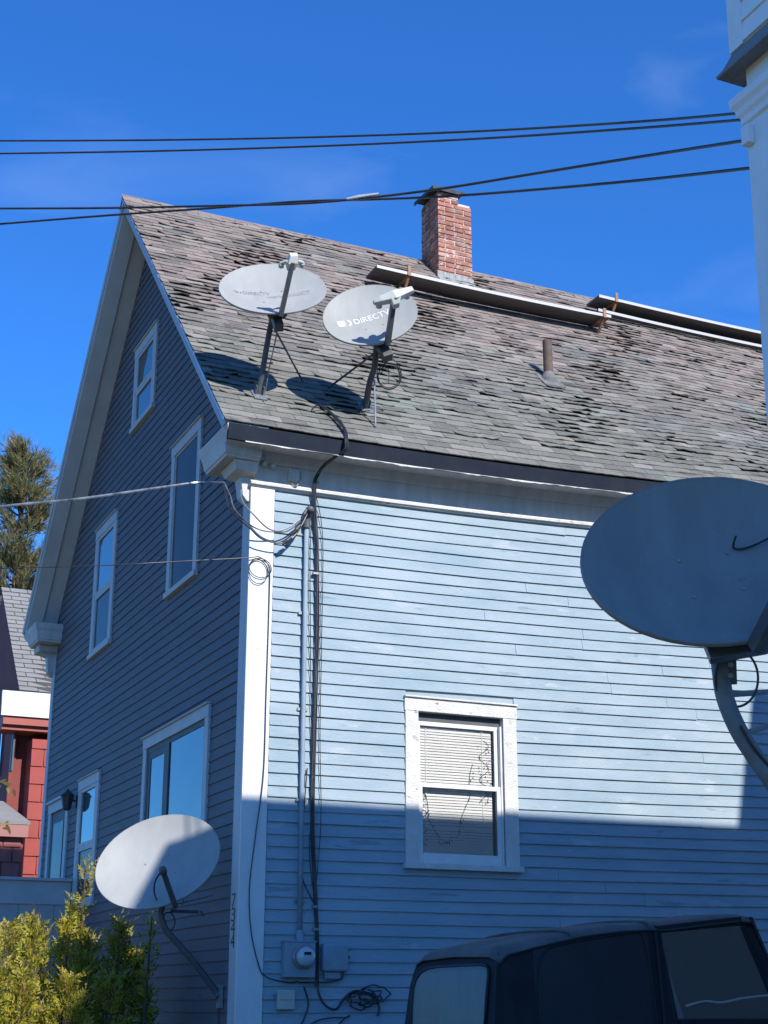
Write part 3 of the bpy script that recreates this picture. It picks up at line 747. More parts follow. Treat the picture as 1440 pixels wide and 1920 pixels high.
def arcpoly(cx, cy, r0, r1, a0, a1, n=10):
    o = [(cx+r1*math.cos(R(a0+(a1-a0)*i/n)), cy+r1*math.sin(R(a0+(a1-a0)*i/n))) for i in range(n+1)]
    return o + [(cx+r0*math.cos(R(a1+(a0-a1)*i/n)), cy+r0*math.sin(R(a1+(a0-a1)*i/n))) for i in range(n+1)]
def arm_box(a, c, w_, h_, side):            # a straight box-section arm
    d = (c-a).normalized(); s1 = (side - d*side.dot(d)).normalized(); s2 = d.cross(s1)
    b = MB(); f = lambda p, k=1.0: [p-s1*w_*k/2-s2*h_*k/2, p+s1*w_*k/2-s2*h_*k/2, p+s1*w_*k/2+s2*h_*k/2, p-s1*w_*k/2+s2*h_*k/2]
    b.loft([f(a), f(c, .92)]); return b
fade_txt = mat('faded_grey_print', (.16,.165,.17), .6, (.30,.31,.31), 7, .9, contrast=(.42,.60)); dark_txt = mat('dark_grey_print', (.07,.075,.08), .6, (.45,.48,.48), 22, .8); white_txt = mat('white_print', (.74,.76,.76), .5, (.66,.68,.68), 14, .5)

# --- dish over the gable end (left of the two on the roof)
c = V3((.001,-.372,5.994)); fr = dish_frame(-17.8, 29.4, 9.4); N, U, Vv = fr; wd = .936
foot = onroof(484, 742)
d1 = thing('satellite_dish', 'satellite dish on the roof nearest the gable edge, faded grey lettering', 'satellite dish', foot, 'satellite dishes')
sf = reflector(c, fr, wd, .808, d1)
flatmark(sf, [[(-.345,.05),(-.300,.035),(-.300,.012),(-.318,.012),(-.330,.03)], [(-.285,.035),(-.275,.035),(-.275,.012),(-.285,.012)]], dark_txt, d1)
lettering(sf, 'DIRECTV', .062, -.265, .008, fade_txt, d1)
lettering(sf, 'worldDIRECT', .066, -.055, -.042, fade_txt, d1, squash=1.02)
lb = c - Vv*(.808*wd/2+.012) - N*.01 + U*.0; l1 = c + N*(.45*wd) + U*(.117*wd) + Vv*(-.259*wd)
arm_box(lb - Vv*.02, l1, .038, .05, U).build('feed_arm', M['steel'], d1, bevel=.003)
dv = (l1-lb).normalized(); b = MB(); up_ = Vv; q1 = U
b.loft([[l1-q1*.035-up_*.01-dv*.07, l1+q1*.035-up_*.01-dv*.07, l1+q1*.035+up_*.05-dv*.07, l1-q1*.035+up_*.05-dv*.07], [l1-q1*.042-up_*.02, l1+q1*.042-up_*.02, l1+q1*.042+up_*.06, l1-q1*.042+up_*.06], [l1-q1*.034-up_*.0+dv*.06, l1+q1*.034+dv*.06, l1+q1*.034+up_*.05+dv*.06, l1-q1*.034+up_*.05+dv*.06]])
b.build('lnb', M['lnb'], d1, bevel=.006)
b = MB()
for s_ in (-1, 1):
    b = MB(); a = l1+q1*(s_*.045)+up_*.02; e = a+q1*(s_*.045)-N*.03+up_*.02; b.tube([a, e, e-N*.01, e-N*.04], .02, 12, rs=[.014,.016,.024,.024]); b.build('feed_horn', M['lnb'], d1)
pm = [foot+nn*.0, ony(490,708,.0), ony(499,655,-.12), ony(509,602,-.235), c-N*.13-Vv*.18]
b = MB(); b.tube(spline([foot, ony(487,722,.03), ony(492,698,-.03)], 5)+spline([ony(500,650,-.12), ony(510,600,-.235), c-N*.18-Vv*.20], 4), .026, 12); b.build('mast', M['steel'], d1, smooth=True)
b = MB(); bp = c-N*.150-Vv*.16
b.loft([[bp-U*.07-Vv*.10, bp+U*.07-Vv*.10, bp+U*.07+Vv*.12, bp-U*.07+Vv*.12], [bp-U*.09-Vv*.12+N*.055, bp+U*.09-Vv*.12+N*.055, bp+U*.09+Vv*.14+N*.055, bp-U*.09+Vv*.14+N*.055]]); 
b.hexa([bp-U*.04-Vv*.22-N*.05, bp+U*.04-Vv*.22-N*.05, bp+U*.04-Vv*.22+N*.03, bp-U*.04-Vv*.22+N*.03, bp-U*.04+Vv*.0-N*.05, bp+U*.04+Vv*.0-N*.05, bp+U*.04+N*.03, bp-U*.04+N*.03])
b.build('back_bracket', M['steel'], d1, bevel=.004)
_, u, t, nn = basis(foot.x, (foot.y+OE)/math.cos(TH))
def foot_plate(foot, root):
    _, u, t, nn = basis(foot.x, (foot.y+OE)/math.cos(TH)); b = MB()
    b.hexa([foot-u*.06-t*.11+nn*.012, foot+u*.06-t*.11+nn*.012, foot+u*.06+t*.09+nn*.012, foot-u*.06+t*.09+nn*.012, foot-u*.06-t*.11+nn*.02, foot+u*.06-t*.11+nn*.02, foot+u*.06+t*.09+nn*.02, foot-u*.06+t*.09+nn*.02])
    for s_ in (-1, 1): b.hexa([foot+u*(s_*.034-.003)-t*.03+nn*.02, foot+u*(s_*.034+.003)-t*.03+nn*.02, foot+u*(s_*.034+.003)+t*.05+nn*.02, foot+u*(s_*.034-.003)+t*.05+nn*.02, foot+u*(s_*.034-.003)-t*.02+nn*.09, foot+u*(s_*.034+.003)-t*.02+nn*.09, foot+u*(s_*.034+.003)+t*.03+nn*.09, foot+u*(s_*.034-.003)+t*.03+nn*.09])
    b.build('foot_plate', M['galv'], root)
foot_plate(foot, d1)
b = MB(); b.cyl(ony(518,622,-.19), onroof(568, 716, .02), .009, 8); b.build('strut', M['steel'], d1)
b = MB(); b.tube(spline([ony(522,606,-.27), ony(516,640,-.2), ony(505,690,-.04), onroof(497, 738, .03), onroof(494, 752, .02)], 6), .006, 6); b.build('coax_lead', M['alu'], d1)

# --- the right one of the two on the roof
c = V3((.902,-.464,5.881)); fr = dish_frame(-22.2, 17.9, 22.9); N, U, Vv = fr; wd = .8595
foot = onroof(684, 768)
d2 = thing('satellite_dish', 'satellite dish on the roof with a wide three-part feed and white lettering', 'satellite dish', foot, 'satellite dishes')
sf = reflector(c, fr, wd, .82, d2)
flatmark(sf, [[(-.305,.055),(-.235,.055),(-.235,.005),(-.25,-.012),(-.305,-.012)], arcpoly(-.215,.02,.026,.042,-80,70)], white_txt, d2)
lettering(sf, 'DIRECTV', .088, -.155, -.010, white_txt, d2)
lb = c - Vv*(.82*wd/2+.012) - N*.01; l1 = c + N*(.45*wd) + U*(.1445*wd) + Vv*(-.2527*wd)
l0 = l1 - (l1-lb).normalized()*.05
arm_box(lb - Vv*.02, l0, .042, .055, U).build('feed_arm', M['steel'], d2, bevel=.003)
b = MB(); a = ony(700,568,-.80); e = ony(774,543,-.93); mid = l1
pr = lambda p, h_, dth: [p-Vv*h_-N*dth, p+Vv*h_-N*dth, p+Vv*h_+N*dth, p-Vv*h_+N*dth]
b.loft([pr(a, .018, .018), pr(a.lerp(mid,.35)+Vv*.0, .034, .03), pr(mid, .05, .036), pr(mid.lerp(e,.5), .036, .03), pr(e, .026, .024)])
b.hexa([l0-U*.03-N*.03-Vv*.06, l0+U*.03-N*.03-Vv*.06, l0+U*.03+N*.03-Vv*.06, l0-U*.03+N*.03-Vv*.06, mid-U*.05-N*.03-Vv*.03, mid+U*.05-N*.03-Vv*.03, mid+U*.05+N*.03-Vv*.03, mid-U*.05+N*.03-Vv*.03])
b.build('lnb', M['lnb'], d2, bevel=.008)
b = MB()
for k_ in (.15, .5, .85):
    b = MB(); q0 = a.lerp(e, k_)-N*.02; b.cyl(q0, q0-N*.05, .022, 12, r2=.030); b.build('feed_horn', M['lnb'], d2)
b = MB(); b.tube(spline([foot, ony(687,752,.06), ony(694,715,-.10), ony(702,690,-.24), ony(705,662,-.33), ony(707,640,-.40), c-N*.18-Vv*.22], 5), .029, 12); b.build('mast', M['steel'], d2, smooth=True)
bp = c-N*.150-Vv*.18; b = MB()
b.loft([[bp-U*.07-Vv*.10, bp+U*.07-Vv*.10, bp+U*.07+Vv*.12, bp-U*.07+Vv*.12], [bp-U*.09-Vv*.12+N*.055, bp+U*.09-Vv*.12+N*.055, bp+U*.09+Vv*.14+N*.055, bp-U*.09+Vv*.14+N*.055]])
b.hexa([bp-U*.045-Vv*.24-N*.05, bp+U*.045-Vv*.24-N*.05, bp+U*.045-Vv*.24+N*.04, bp-U*.045-Vv*.24+N*.04, bp-U*.045-N*.05, bp+U*.045-N*.05, bp+U*.045+N*.04, bp-U*.045+N*.04])
b.build('back_bracket', M['steel'], d2, bevel=.004)
foot_plate(foot, d2)
b = MB(); b.cyl(ony(700,664,-.32), onroof(616, 727, .02), .010, 8); b.build('strut', M['steel'], d2)
b = MB(); b.cyl(ony(702,712,-.16), onroof(703, 799, .02), .009, 8); b.build('strut', M['galv'], d2)
b = MB(); cp = ony(731,705,-.13)
for k_ in range(3):
    r_ = .098+.008*k_; o_ = V3((jit(.012), .012*k_, jit(.012)))
    b.tube([cp+o_+_rt*(r_*math.cos(2*math.pi*i/40))+_up*(r_*1.05*math.sin(2*math.pi*i/40)) for i in range(41)], .0042, 6)
b.tube(spline([ony(716,668,-.30), ony(735,672,-.25), ony(750,690,-.16), ony(748,720,-.12)], 6), .004, 6)
b.tube(spline([ony(713,700,-.17), ony(727,690,-.14), ony(728,718,-.12), ony(716,716,-.14)], 6), .0035, 6)
b.build('cable_coil', M['cable'], d2)

# --- dish on a bent arm from the gable wall
c = atl(296.2, 1613.8, 12.35); fr = dish_frame(-27.4, 25.0, 24.9); N, U, Vv = fr; wd = 1.006
wf = onx(412, 1868, -.03)
d3 = thing('satellite_dish', 'half-shaded satellite dish on a bent arm beside the yellow-green shrub', 'satellite dish', wf, 'satellite dishes')
sf = reflector(c, fr, wd, .794, d3)
lb = c - Vv*(.794*wd/2+.0) + N*.0; l1 = c + N*(.35*wd) + U*(-.004*wd) + Vv*(-.3096*wd)
b = MB(); b.tube(spline([lb-Vv*.05, lb+N*.10-Vv*.01, (lb+l1)/2+N*.02, l1-N*.02], 5), .022, 10, flat=1.2); b.build('feed_arm', M['steel'], d3, smooth=True)
b = MB(); b.tube([l1+N*.03-Vv*.005, l1+N*.01, l1-N*.035, l1-N*.05], .03, 16, rs=[.012,.030,.032,.022]); b.build('lnb', M['steel'], d3, smooth=True)
b = MB(); b.tube(spline([l1, ony(292,1650,l1.y+.03), ony(289,1672,l1.y+.08), ony(296,1692,0.360), ony(304,1706,0.360), ony(303,1728,0.360)], 6), .007, 6); b.build('coax_lead', M['cable'], d3)
b = MB(); b.tube(spline([c-N*.18-Vv*.20, ony(302,1705,0.360), ony(303,1722,0.360), ony(312,1745,0.360), ony(330,1765,0.360), ony(360,1800,0.360), ony(402,1855,0.380), wf], 5), .026, 12); b.build('mast', M['steel'], d3, smooth=True)
bp = c-N*.150-Vv*.22; b = MB()
b.loft([[bp-U*.07-Vv*.10, bp+U*.07-Vv*.10, bp+U*.07+Vv*.12, bp-U*.07+Vv*.12], [bp-U*.09-Vv*.12+N*.055, bp+U*.09-Vv*.12+N*.055, bp+U*.09+Vv*.14+N*.055, bp-U*.09+Vv*.14+N*.055]]); b.build('back_bracket', M['steel'], d3, bevel=.004)
b = MB(); b.box((wf.x-.012, wf.y-.05, wf.z-.09), (wf.x+.012, wf.y+.05, wf.z+.09)); b.build('wall_plate', M['galv'], d3)
b = MB(); a = ony(322,1698,0.360); b.cyl(a, ony(398,1679,0.380), .006, 6); b.cyl(ony(340,1700,0.360), ony(345,1680,0.360), .007, 6); b.build('strut', M['galv'], d3)
b = MB(); b.cyl(ony(318,1708,0.360), ony(372,1710,0.360), .013, 8); b.cyl(ony(376,1708,0.360), ony(382,1718,0.360), .008, 6); b.build('strut', M['steel'], d3)
b = MB(); cp = ony(316,1728,0.360)
b.tube([cp+_rt*(.05*math.cos(2*math.pi*i/24+1.5))+_up*(.075*math.sin(2*math.pi*i/24+1.5)) for i in range(25)], .0055, 6)
b.tube(spline([ony(300,1720,0.360), ony(306,1742,0.360), ony(322,1758,0.360), ony(350,1785,0.360), ony(384,1822,0.380), ony(400,1850,0.380), ony(408,1880,0.380), ony(410,1925,0.380)], 5), .0055, 6); b.build('cable', M['cable'], d3)

# --- big dark dish in the foreground, on the white house
c = V3((-1.027,-7.635,1.423)); fr = dish_frame(-24.6, 20.3, 11.3); N, U, Vv = fr; wd = .8753
wf = V3((.585, -7.45, -.15))
d4 = thing('satellite_dish', 'large shaded satellite dish in the right foreground before the blue wall', 'satellite dish', wf, 'satellite dishes')
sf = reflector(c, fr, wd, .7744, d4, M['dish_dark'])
lb = c - Vv*(.7744*wd/2+.012) - N*.01; l1 = c + N*(.45*wd) + U*(.123*wd) + Vv*(-.286*wd)
l1 = l1+U*.06
arm_box(lb - Vv*.02+U*.02, l1, .045, .055, U).build('feed_arm', M['steel'], d4, bevel=.004)
b = MB(); a = l1-U*.13; e = l1+U*.13
pr = lambda p, h_, dth: [p-Vv*h_-N*dth, p+Vv*h_-N*dth, p+Vv*h_+N*dth, p-Vv*h_+N*dth]
b.loft([pr(a, .018, .018), pr(l1, .045, .036), pr(e, .026, .024)]); b.build('lnb', M['lnb'], d4, bevel=.008)
yb = c.y+.06
def d4p(x, y, dy): return ony(x, y, c.y+dy)
b = MB(); b.tube(spline([c-N*.18-Vv*.20, d4p(1348,1215,.16), d4p(1352,1262,.16), d4p(1360,1310,.16), d4p(1385,1370,.14), d4p(1420,1425,.12), d4p(1465,1490,.10), d4p(1600,1700,.08), wf], 6), .031, 16); b.build('mast', M['mast_grey'], d4, smooth=True)
b = MB(); b.tube([d4p(1357,1206,.15), d4p(1357,1232,.16)], .040, 16); a = d4p(1368,1244,.14)
b.hexa([a-_rt*.035-_up*.07-_fw*.02, a+_rt*.022-_up*.07-_fw*.02, a+_rt*.022-_up*.07+_fw*.02, a-_rt*.035-_up*.07+_fw*.02, a-_rt*.035+_up*.055-_fw*.02, a+_rt*.018+_up*.055-_fw*.02, a+_rt*.018+_up*.055+_fw*.02, a-_rt*.035+_up*.055+_fw*.02])
b.build('clamp', M['steel'], d4, bevel=.003)
b = MB()
for yy in (1246, 1266):
    b = MB(); a = d4p(1369,yy,.105); b.cyl(a, a-_fw*.012, .009, 8); b.build('clamp_bolt', M['galv'], d4)
bp = c-N*.150-Vv*.20; b = MB()
b.loft([[bp-U*.09-Vv*.12, bp+U*.11-Vv*.12, bp+U*.11+Vv*.12, bp-U*.09+Vv*.12], [bp-U*.10-Vv*.13+N*.055, bp+U*.12-Vv*.13+N*.055, bp+U*.12+Vv*.14+N*.055, bp-U*.10+Vv*.14+N*.055]]); b.build('back_bracket', M['steel'], d4, bevel=.004)
b = MB(); cp = d4p(1381,1272,.12)
b.tube([cp+_rt*(.073*math.cos(2*math.pi*i/40))+_up*(.096*math.sin(2*math.pi*i/40)) for i in range(41)], .0042, 8)
b.build('cable', M['cable'], d4)
b = MB(); b.tube(spline([d4p(1380,1005,.0), sf(.11,.06,.012), sf(.16,.05,.012), d4p(1460,1000,-.06)], 6), .004, 6)
b.build('cable', M['cable'], d4)
b = MB(); b.tube(spline([d4p(1388,1360,.10), d4p(1412,1400,.09), d4p(1445,1440,.08), d4p(1480,1480,.06)], 5), .005, 6); b.build('cable', M['cable'], d4)
b = MB(); b.cyl(d4p(1366,1302,.16), d4p(1450,1297,.7), .011, 8); b.cyl(d4p(1398,1375,.14), d4p(1450,1358,.7), .011, 8); b.build('strut', M['steel'], d4)
b = MB(); b.box((wf.x-.012, wf.y-.06, wf.z-.10), (wf.x, wf.y+.06, wf.z+.10)); b.build('wall_plate', M['galv'], d4)

# ------------------------------------------------------------------ service drop, meter, cables on the front wall
def cable(name, label, pts, r, m, cat='cable', n=8, group=None, lod=6):
    b = MB(); b.tube(spline(pts, n), r, lod); o = b.build(name, m); return tag(o, label, cat, group)
mast = thing('service_conduit', 'slim painted conduit running up the front wall to the wire bundle', 'conduit', ony(562,1750,-.05))
b = MB(); b.tube([ony(575,985,-.055), ony(571,1200,-.052), ony(566,1480,-.05), ony(562,1745,-.05)], .020, 12); b.build('pipe', M['conduit'], mast, smooth=True)
b = MB(); a = ony(575,985,-.055)
b.tube(spline([a-V3((0,0,.03)), a+V3((0,-.01,.06)), a+V3((0,-.05,.13)), a+V3((0,-.10,.11))], 5), .030, 12); b.build('weatherhead', mat('weatherhead_grey', (.10,.11,.12), .5), mast, smooth=True)
b = MB()
for yy in (1150, 1330, 1500, 1690):
    b = MB(); q = ony(569-(yy-1150)*.012, yy, -.03); b.box((q.x-.045, -.035, q.z-.012), (q.x+.045, -.022, q.z+.012)); b.build('strap', M['galv'], mast)
# drop cable and its three conductors
hk = ony(420,905,-.30); head = ony(577,962,-.12)
cable('service_drop_cable', 'twisted bright service drop wire arriving at the eave corner', [atl(-260,985,9.0), atl(0,950,10.4), atl(150,935,11.1), atl(300,914,11.7), atl(370,905,11.9), hk], .011, M['alu'], 'wire')
for i, (pts, m_, lab) in enumerate((
    ([hk, ony(432,930,-.28), ony(440,955,-.25), ony(470,985,-.16), ony(505,997,-.12), ony(540,990,-.12), head], M['alu'], 'uppermost drooping wire of the service drop by the corner board'),
    ([hk, ony(425,935,-.28), ony(436,962,-.25), ony(468,990,-.17), ony(492,1011,-.13), ony(530,1018,-.12), ony(556,1000,-.12), head], M['cable'], 'lowest sagging dark wire of the service drop by the corner board'),
    ([ony(452,918,-.10), ony(455,940,-.10), ony(480,970,-.12), ony(505,992,-.12), ony(535,997,-.12), ony(560,980,-.12), head], M['alu'], 'middle curved wire from the cornice to the conduit head'))):
    cable('drop_conductor', lab, pts, .0065, m_, 'wire', group='drop conductors at the corner')
b = MB()
for (q0, q1) in (((548,1003),(563,985)), ((530,1021),(546,1008)), ((565,975),(576,955))): b.tube([ony(*q0,-.125), ony((q0[0]+q1[0])/2,(q0[1]+q1[1])/2,-.125), ony(*q1,-.125)], .02, 10, rs=[.010,.021,.013])
tag(b.build('wire_splice', M['cable']), 'black taped splices on the drop wires beside the conduit head', 'splice')
cable('telephone_wire', 'thin dark wire crossing the gable and looping at the corner board', [atl(-220,1072,9.0), atl(0,1066,10.6), atl(200,1060,11.6), atl(330,1053,11.9), ony(462,1046,-.06), ony(485,1044,-.05), ony(502,1058,-.05), ony(506,1078,-.045)], .0045, M['cable'], 'wire')
b = MB()
for (cx_, cy_, rx_, ry_) in ((488,1065,.10,.085), (484,1072,.085,.105)):
    cp = ony(cx_, cy_, -.045); b.tube([cp+V3((rx_*math.cos(2*math.pi*i/32), -.004*i/32, ry_*math.sin(2*math.pi*i/32))) for i in range(33)], .0036, 6)
tag(b.build('wire_loop', M['cable']), 'two small wire loops hung on the white corner board', 'wire loop')
cable('corner_wire', 'thin black wire dropping along the white corner board to the meter', [ony(506,1078,-.045), ony(503,1180,-.04), ony(499,1300,-.042), ony(494,1450,-.045), ony(480,1560,-.05), ony(468,1660,-.045), ony(470,1740,-.045), ony(485,1810,-.045), ony(500,1832,-.04), ony(540,1842,-.04), ony(560,1840,-.05)], .005, M['cable'], 'wire')
# the bundle from the dishes
bun = thing('cable_bundle', 'thick bundle of black cables running from the dishes down the front wall', 'cable bundle', ony(592,1750,-.04))
base_path = [onroof(596,757,.02), onroof(612,768,.04), onroof(632,786,.045), onroof(646,806,.04), ony(649,824,-.41), ony(648,842,-.41), ony(636,852,-.34), ony(608,873,-.20), ony(594,893,-.10), ony(589,912,-.075), ony(590,960,-.05), ony(594,1030,-.045), ony(595,1150,-.045), ony(592,1300,-.045), ony(587,1450,-.045), ony(586,1560,-.045), ony(591,1680,-.045), ony(594,1760,-.045), ony(594,1850,-.045)]
for i in range(5):
    ph = i*1.3; off = [V3((.013*math.cos(ph+j*.8), -.008*abs(math.sin(ph+j)), .004*math.sin(ph*2+j))) for j in range(len(base_path))]
    b = MB(); b.tube(spline([p+q for p, q in zip(base_path, off)], 5), .0062, 6); b.build('strand', M['cable'], bun)
for i, (xa, xb) in enumerate(((582,584), (603,602))):
    b = MB(); b.tube(spline([ony(591+2*i,930,-.05), ony(xa+2*i,1010,-.04), ony(xa,1200,-.04), ony(xb-2*i,1380,-.04), ony(xb,1520,-.042), ony(xb-4,1600,-.04), ony(590,1690,-.045)], 6), .0035, 6); b.build('strand', M['cable'], bun)
b = MB(); b.tube(spline([ony(576,1440,-.04), ony(568,1540,-.045), ony(562,1610,-.05), ony(568,1650,-.045), ony(592,1700,-.045)], 6), .005, 6); b.build('strand', M['cable'], bun)
b = MB()
for yy in (905, 1075, 1700, 1742):
    b = MB(); q = ony(592,yy,-.055); b.box((q.x-.024, -.075 if yy < 950 else -.062, q.z-.009), (q.x+.024, -.03, q.z+.009)); b.build('cable_clip', M['galv'], bun)
cable('roof_cable', 'black cable lying on the shingles between the two roof dishes', [onroof(692,770,.02), onroof(660,772,.02), onroof(625,765,.015), onroof(585,772,.015), onroof(600,760,.02), onroof(640,790,.02)], .007, M['cable'])
# meter, disconnect, boxes
p0, p1 = ony(534,1766,-.10), ony(590,1833,-.10)
mt = thing('electric_meter', 'round glass electric meter on a grey box below the conduit', 'electric meter', (p0.x, -.02, p1.z))
b = MB(); b.box((p0.x, -.115, p1.z), (p1.x, -.018, p0.z)); b.build('meter_box', M['meter'], mt, bevel=.006)
b = MB(); b.box((p0.x-.006, -.12, p0.z), (p1.x+.006, -.018, p0.z+.012)); b.build('box_lid', M['meter'], mt)
cm = ony(568,1794,-.12); b = MB()
b.tube([cm+V3((0,.01,0)), cm+V3((0,-.02,0)), cm+V3((0,-.028,0))], .09, 28, rs=[.092,.092,.084]); b.build('ring', M['galv'], mt)
b = MB(); b.tube([cm+V3((0,-.028,0)), cm+V3((0,-.085,0)), cm+V3((0,-.10,0)), cm+V3((0,-.104,0))], .07, 28, rs=[.076,.074,.062,.03]); b.build('glass_cover', mat('meter_glass', (.42,.45,.47), .12, (.36,.39,.41), 20, .5, spec=.7), mt, smooth=True)
b = MB(); b.box((cm.x-.030, cm.y-.1065, cm.z+.012), (cm.x+.030, cm.y-.1042, cm.z+.034)); b.build('display', M['dark'], mt)
b = MB(); b.tube([ony(562,1745,-.05), ony(562,1768,-.06)], .032, 12); b.build('hub', M['meter'], mt)
p0, p1 = ony(606,1768,-.09), ony(654,1822,-.09)
jb = thing('junction_box', 'grey rounded telephone box to the right of the meter', 'utility box', (p0.x, -.02, p1.z))
b = MB(); b.box((p0.x, -.095, p1.z), (p1.x, -.018, p0.z)); b.build('cover', M['meter'], jb, bevel=.02)
b = MB(); b.box((p0.x+.03, -.06, p1.z-.055), (p1.x-.06, -.02, p1.z-.001)); b.build('gland', M['meter'], jb, bevel=.006)
b = MB(); b.box((p1.x, -.07, p0.z-.12), (p1.x+.018, -.04, p0.z-.095)); b.build('latch', M['steel'], jb)
p0, p1 = ony(521,1856,-.06), ony(552,1893,-.06)
cb = thing('cable_box', 'small beige box below the electric meter', 'utility box', (p0.x, -.02, p1.z))
b = MB(); b.box((p0.x, -.07, p1.z), (p1.x, -.018, p0.z)); b.build('cover', M['box'], cb, bevel=.006)
b = MB(); b.box((p0.x+.02, -.074, (p0.z+p1.z)/2-.002), (p1.x-.02, -.0702, (p0.z+p1.z)/2+.002)); b.build('seam', M['meter'], cb)
b = MB(); b.box((p0.x-.02, -.05, p0.z-.06), (p0.x-.001, -.03, p0.z-.03)); b.build('hasp', M['galv'], cb)
p0, p1 = ony(541,880,-.05), ony(560,903,-.05)
fb = thing('floodlight_box', 'small white electrical box on the frieze above the siding', 'electrical box', (p0.x, -.02, p1.z))
b = MB(); b.box((p0.x, -.075, p1.z), (p1.x, -.0185, p0.z)); b.build('cover', M['frieze'], fb, bevel=.006)
b = MB(); b.box((p1.x+.001, -.05, p1.z+.02), (p1.x+.022, -.0185, p0.z)); b.build('side_plate', M['meter'], fb)
b = MB(); q = ony(552,907,-.05); b.tube(spline([q+V3((-.03,0,.02)), q+V3((-.02,-.02,-.02)), q+V3((.01,-.02,-.03)), q+V3((.03,-.01,0)), q+V3((.035,0,.03))], 5), .006, 6); b.build('hook', M['galv'], fb)
il = thing('wire_insulators', 'old porcelain insulators and bracket at the top of the corner board', 'insulator', ony(490,875,-.05))
for i, (x_, y_) in enumerate(((487,862),(493,872),(508,876))):
    q = ony(x_, y_, -.018); b = MB(); b.tube([q, q+V3((0,-.025,0)), q+V3((0,-.04,0)), q+V3((0,-.055,0)), q+V3((0,-.075,0))], .02, 12, rs=[.014,.027,.017,.026,.012]); b.build('insulator', M['lnb'] if i < 2 else M['frieze'], il, smooth=True)
b = MB(); b.hexa([ony(452,878,-.1), ony(478,872,-.1), ony(478,872,-.04), ony(452,878,-.04), ony(452,872,-.1), ony(478,866,-.1), ony(478,866,-.04), ony(452,872,-.04)]); b.build('bracket', M['galv'], il)
# low tangle of wires by the meter
cable('slack_cable', 'slack loop of black cable hanging low beside the meter', [ony(594,1820,-.04), ony(597,1860,-.05), ony(610,1885,-.06), ony(630,1892,-.06), ony(645,1872,-.05), ony(665,1858,-.05), ony(690,1862,-.05), ony(705,1872,-.05), ony(711,1890,-.05), ony(708,1905,-.05)], .010, M['cable'])
cable('slack_cable', 'thin looping cable along the bottom edge under the meter', [ony(570,1850,-.05), ony(578,1880,-.05), ony(572,1905,-.05), ony(560,1930,-.05)], .008, M['cable'])
cable('slack_cable', 'cable arching along the bottom of the front wall near the jeep', [ony(580,1922,-.04), ony(600,1912,-.05), ony(625,1908,-.05), ony(650,1908,-.05), ony(655,1904,-.05), ony(640,1915,-.05), ony(630,1930,-.05)], .006, M['cable'])
b = MB()
for k_ in range(5):
    cp = ony(676+6*k_, 1876-3*k_, -.045); b.tube([cp+V3(((.10+.03*math.sin(k_*2))*math.cos(2*math.pi*i/30+k_)+.02*math.sin(i*.9+k_), -.006*k_-.006*math.sin(i), (.055+.012*math.cos(k_*3))*math.sin(2*math.pi*i/30+k_)+.008*math.cos(i*1.3))) for i in range(26)], .006, 6)
tag(b.build('cable_tangle', M['cable']), 'tangled coil of black cables low on the wall left of the jeep', 'cable')
cable('box_lead', 'short black lead from meter to the grey telephone box', [ony(560,1842,-.05), ony(600,1842,-.05), ony(622,1840,-.05), ony(640,1835,-.05), ony(645,1822,-.05)], .006, M['cable'])
# house number, painted down the edge of the corner board
num = mat('black_numerals', (.02,.02,.025), .5)
def numeral(ch, z):
    cu = bpy.data.curves.new('n', 'FONT'); cu.body = ch; cu.size = .155; o = bpy.data.objects.new('n', cu); COL.objects.link(o); bpy.context.view_layer.update()
    me = o.evaluated_get(bpy.context.evaluated_depsgraph_get()).to_mesh(); b = MB()
    x0 = min(v.co.x for v in me.vertices); x1 = max(v.co.x for v in me.vertices)
    vs = [(-.0305, .135 - (v.co.x-x0)/(x1-x0)*.10, z+v.co.y) for v in me.vertices]; n_ = len(vs)
    b.add(vs, [tuple(p.vertices) for p in me.polygons]); bpy.data.objects.remove(o); return b
for ch, yy in zip('7344', (1700, 1727, 1752, 1777)):
    z = onx(441, yy, -.03).z
    numeral(ch, z).build('house_number_%s' % {'7':'seven','3':'three','4':'four'}[ch], num, house)

# ------------------------------------------------------------------ overhead wires
def ow(name, label, pr_, r):
    pts = [atl(x, y, l) for (x, y, l) in pr_]
    return cable(name, label, pts, r, M['cable'], 'power line', group='overhead wires')
wl = lambda x: 7.14 + (1405-x)/1405*5.0
ow('overhead_wire', 'topmost black overhead wire across the sky', [(x, y, wl(x)) for x, y in ((1402,211),(1200,228),(900,246),(600,257),(300,262.5),(0,264),(-250,263))], .0085)
ow('overhead_wire', 'second overhead wire from the top, just under the topmost', [(x, y, wl(x)) for x, y in ((1400,224),(1200,240),(900,260),(600,274),(300,283),(0,288),(-250,291))], .0085)
ow('overhead_wire', 'overhead wire sloping to pass above the chimney cap', [(x, y, wl(x)) for x, y in ((1406,262),(1200,294),(1000,326),(840,352),(700,370),(560,382),(400,386),(200,390),(0,391),(-250,392))], .0095)
ow('overhead_wire', 'lowest overhead wire, passing behind the chimney cap level', [(x, y, wl(x)+.1) for x, y in ((1409,315),(1200,338),(1000,356),(840,368),(700,374),(560,378),(400,390),(200,404),(0,420),(-250,440))], .0095)
b = MB()
for (x, y) in ((672,369),):
    b.tube([atl(x-22,y+4,wl(x)-.03), atl(x,y+0,wl(x)-.03), atl(x+40,y-6,wl(x)-.03)], .013, 8, rs=[.008,.014,.009])  # short bright tube painting the glint on the shiny wires
tag(b.build('wire_glint', mat('bright_glint', (.7,.72,.74), .3, metal=.6)), 'bright streak standing for a glint on the overhead wires', 'wire glint')

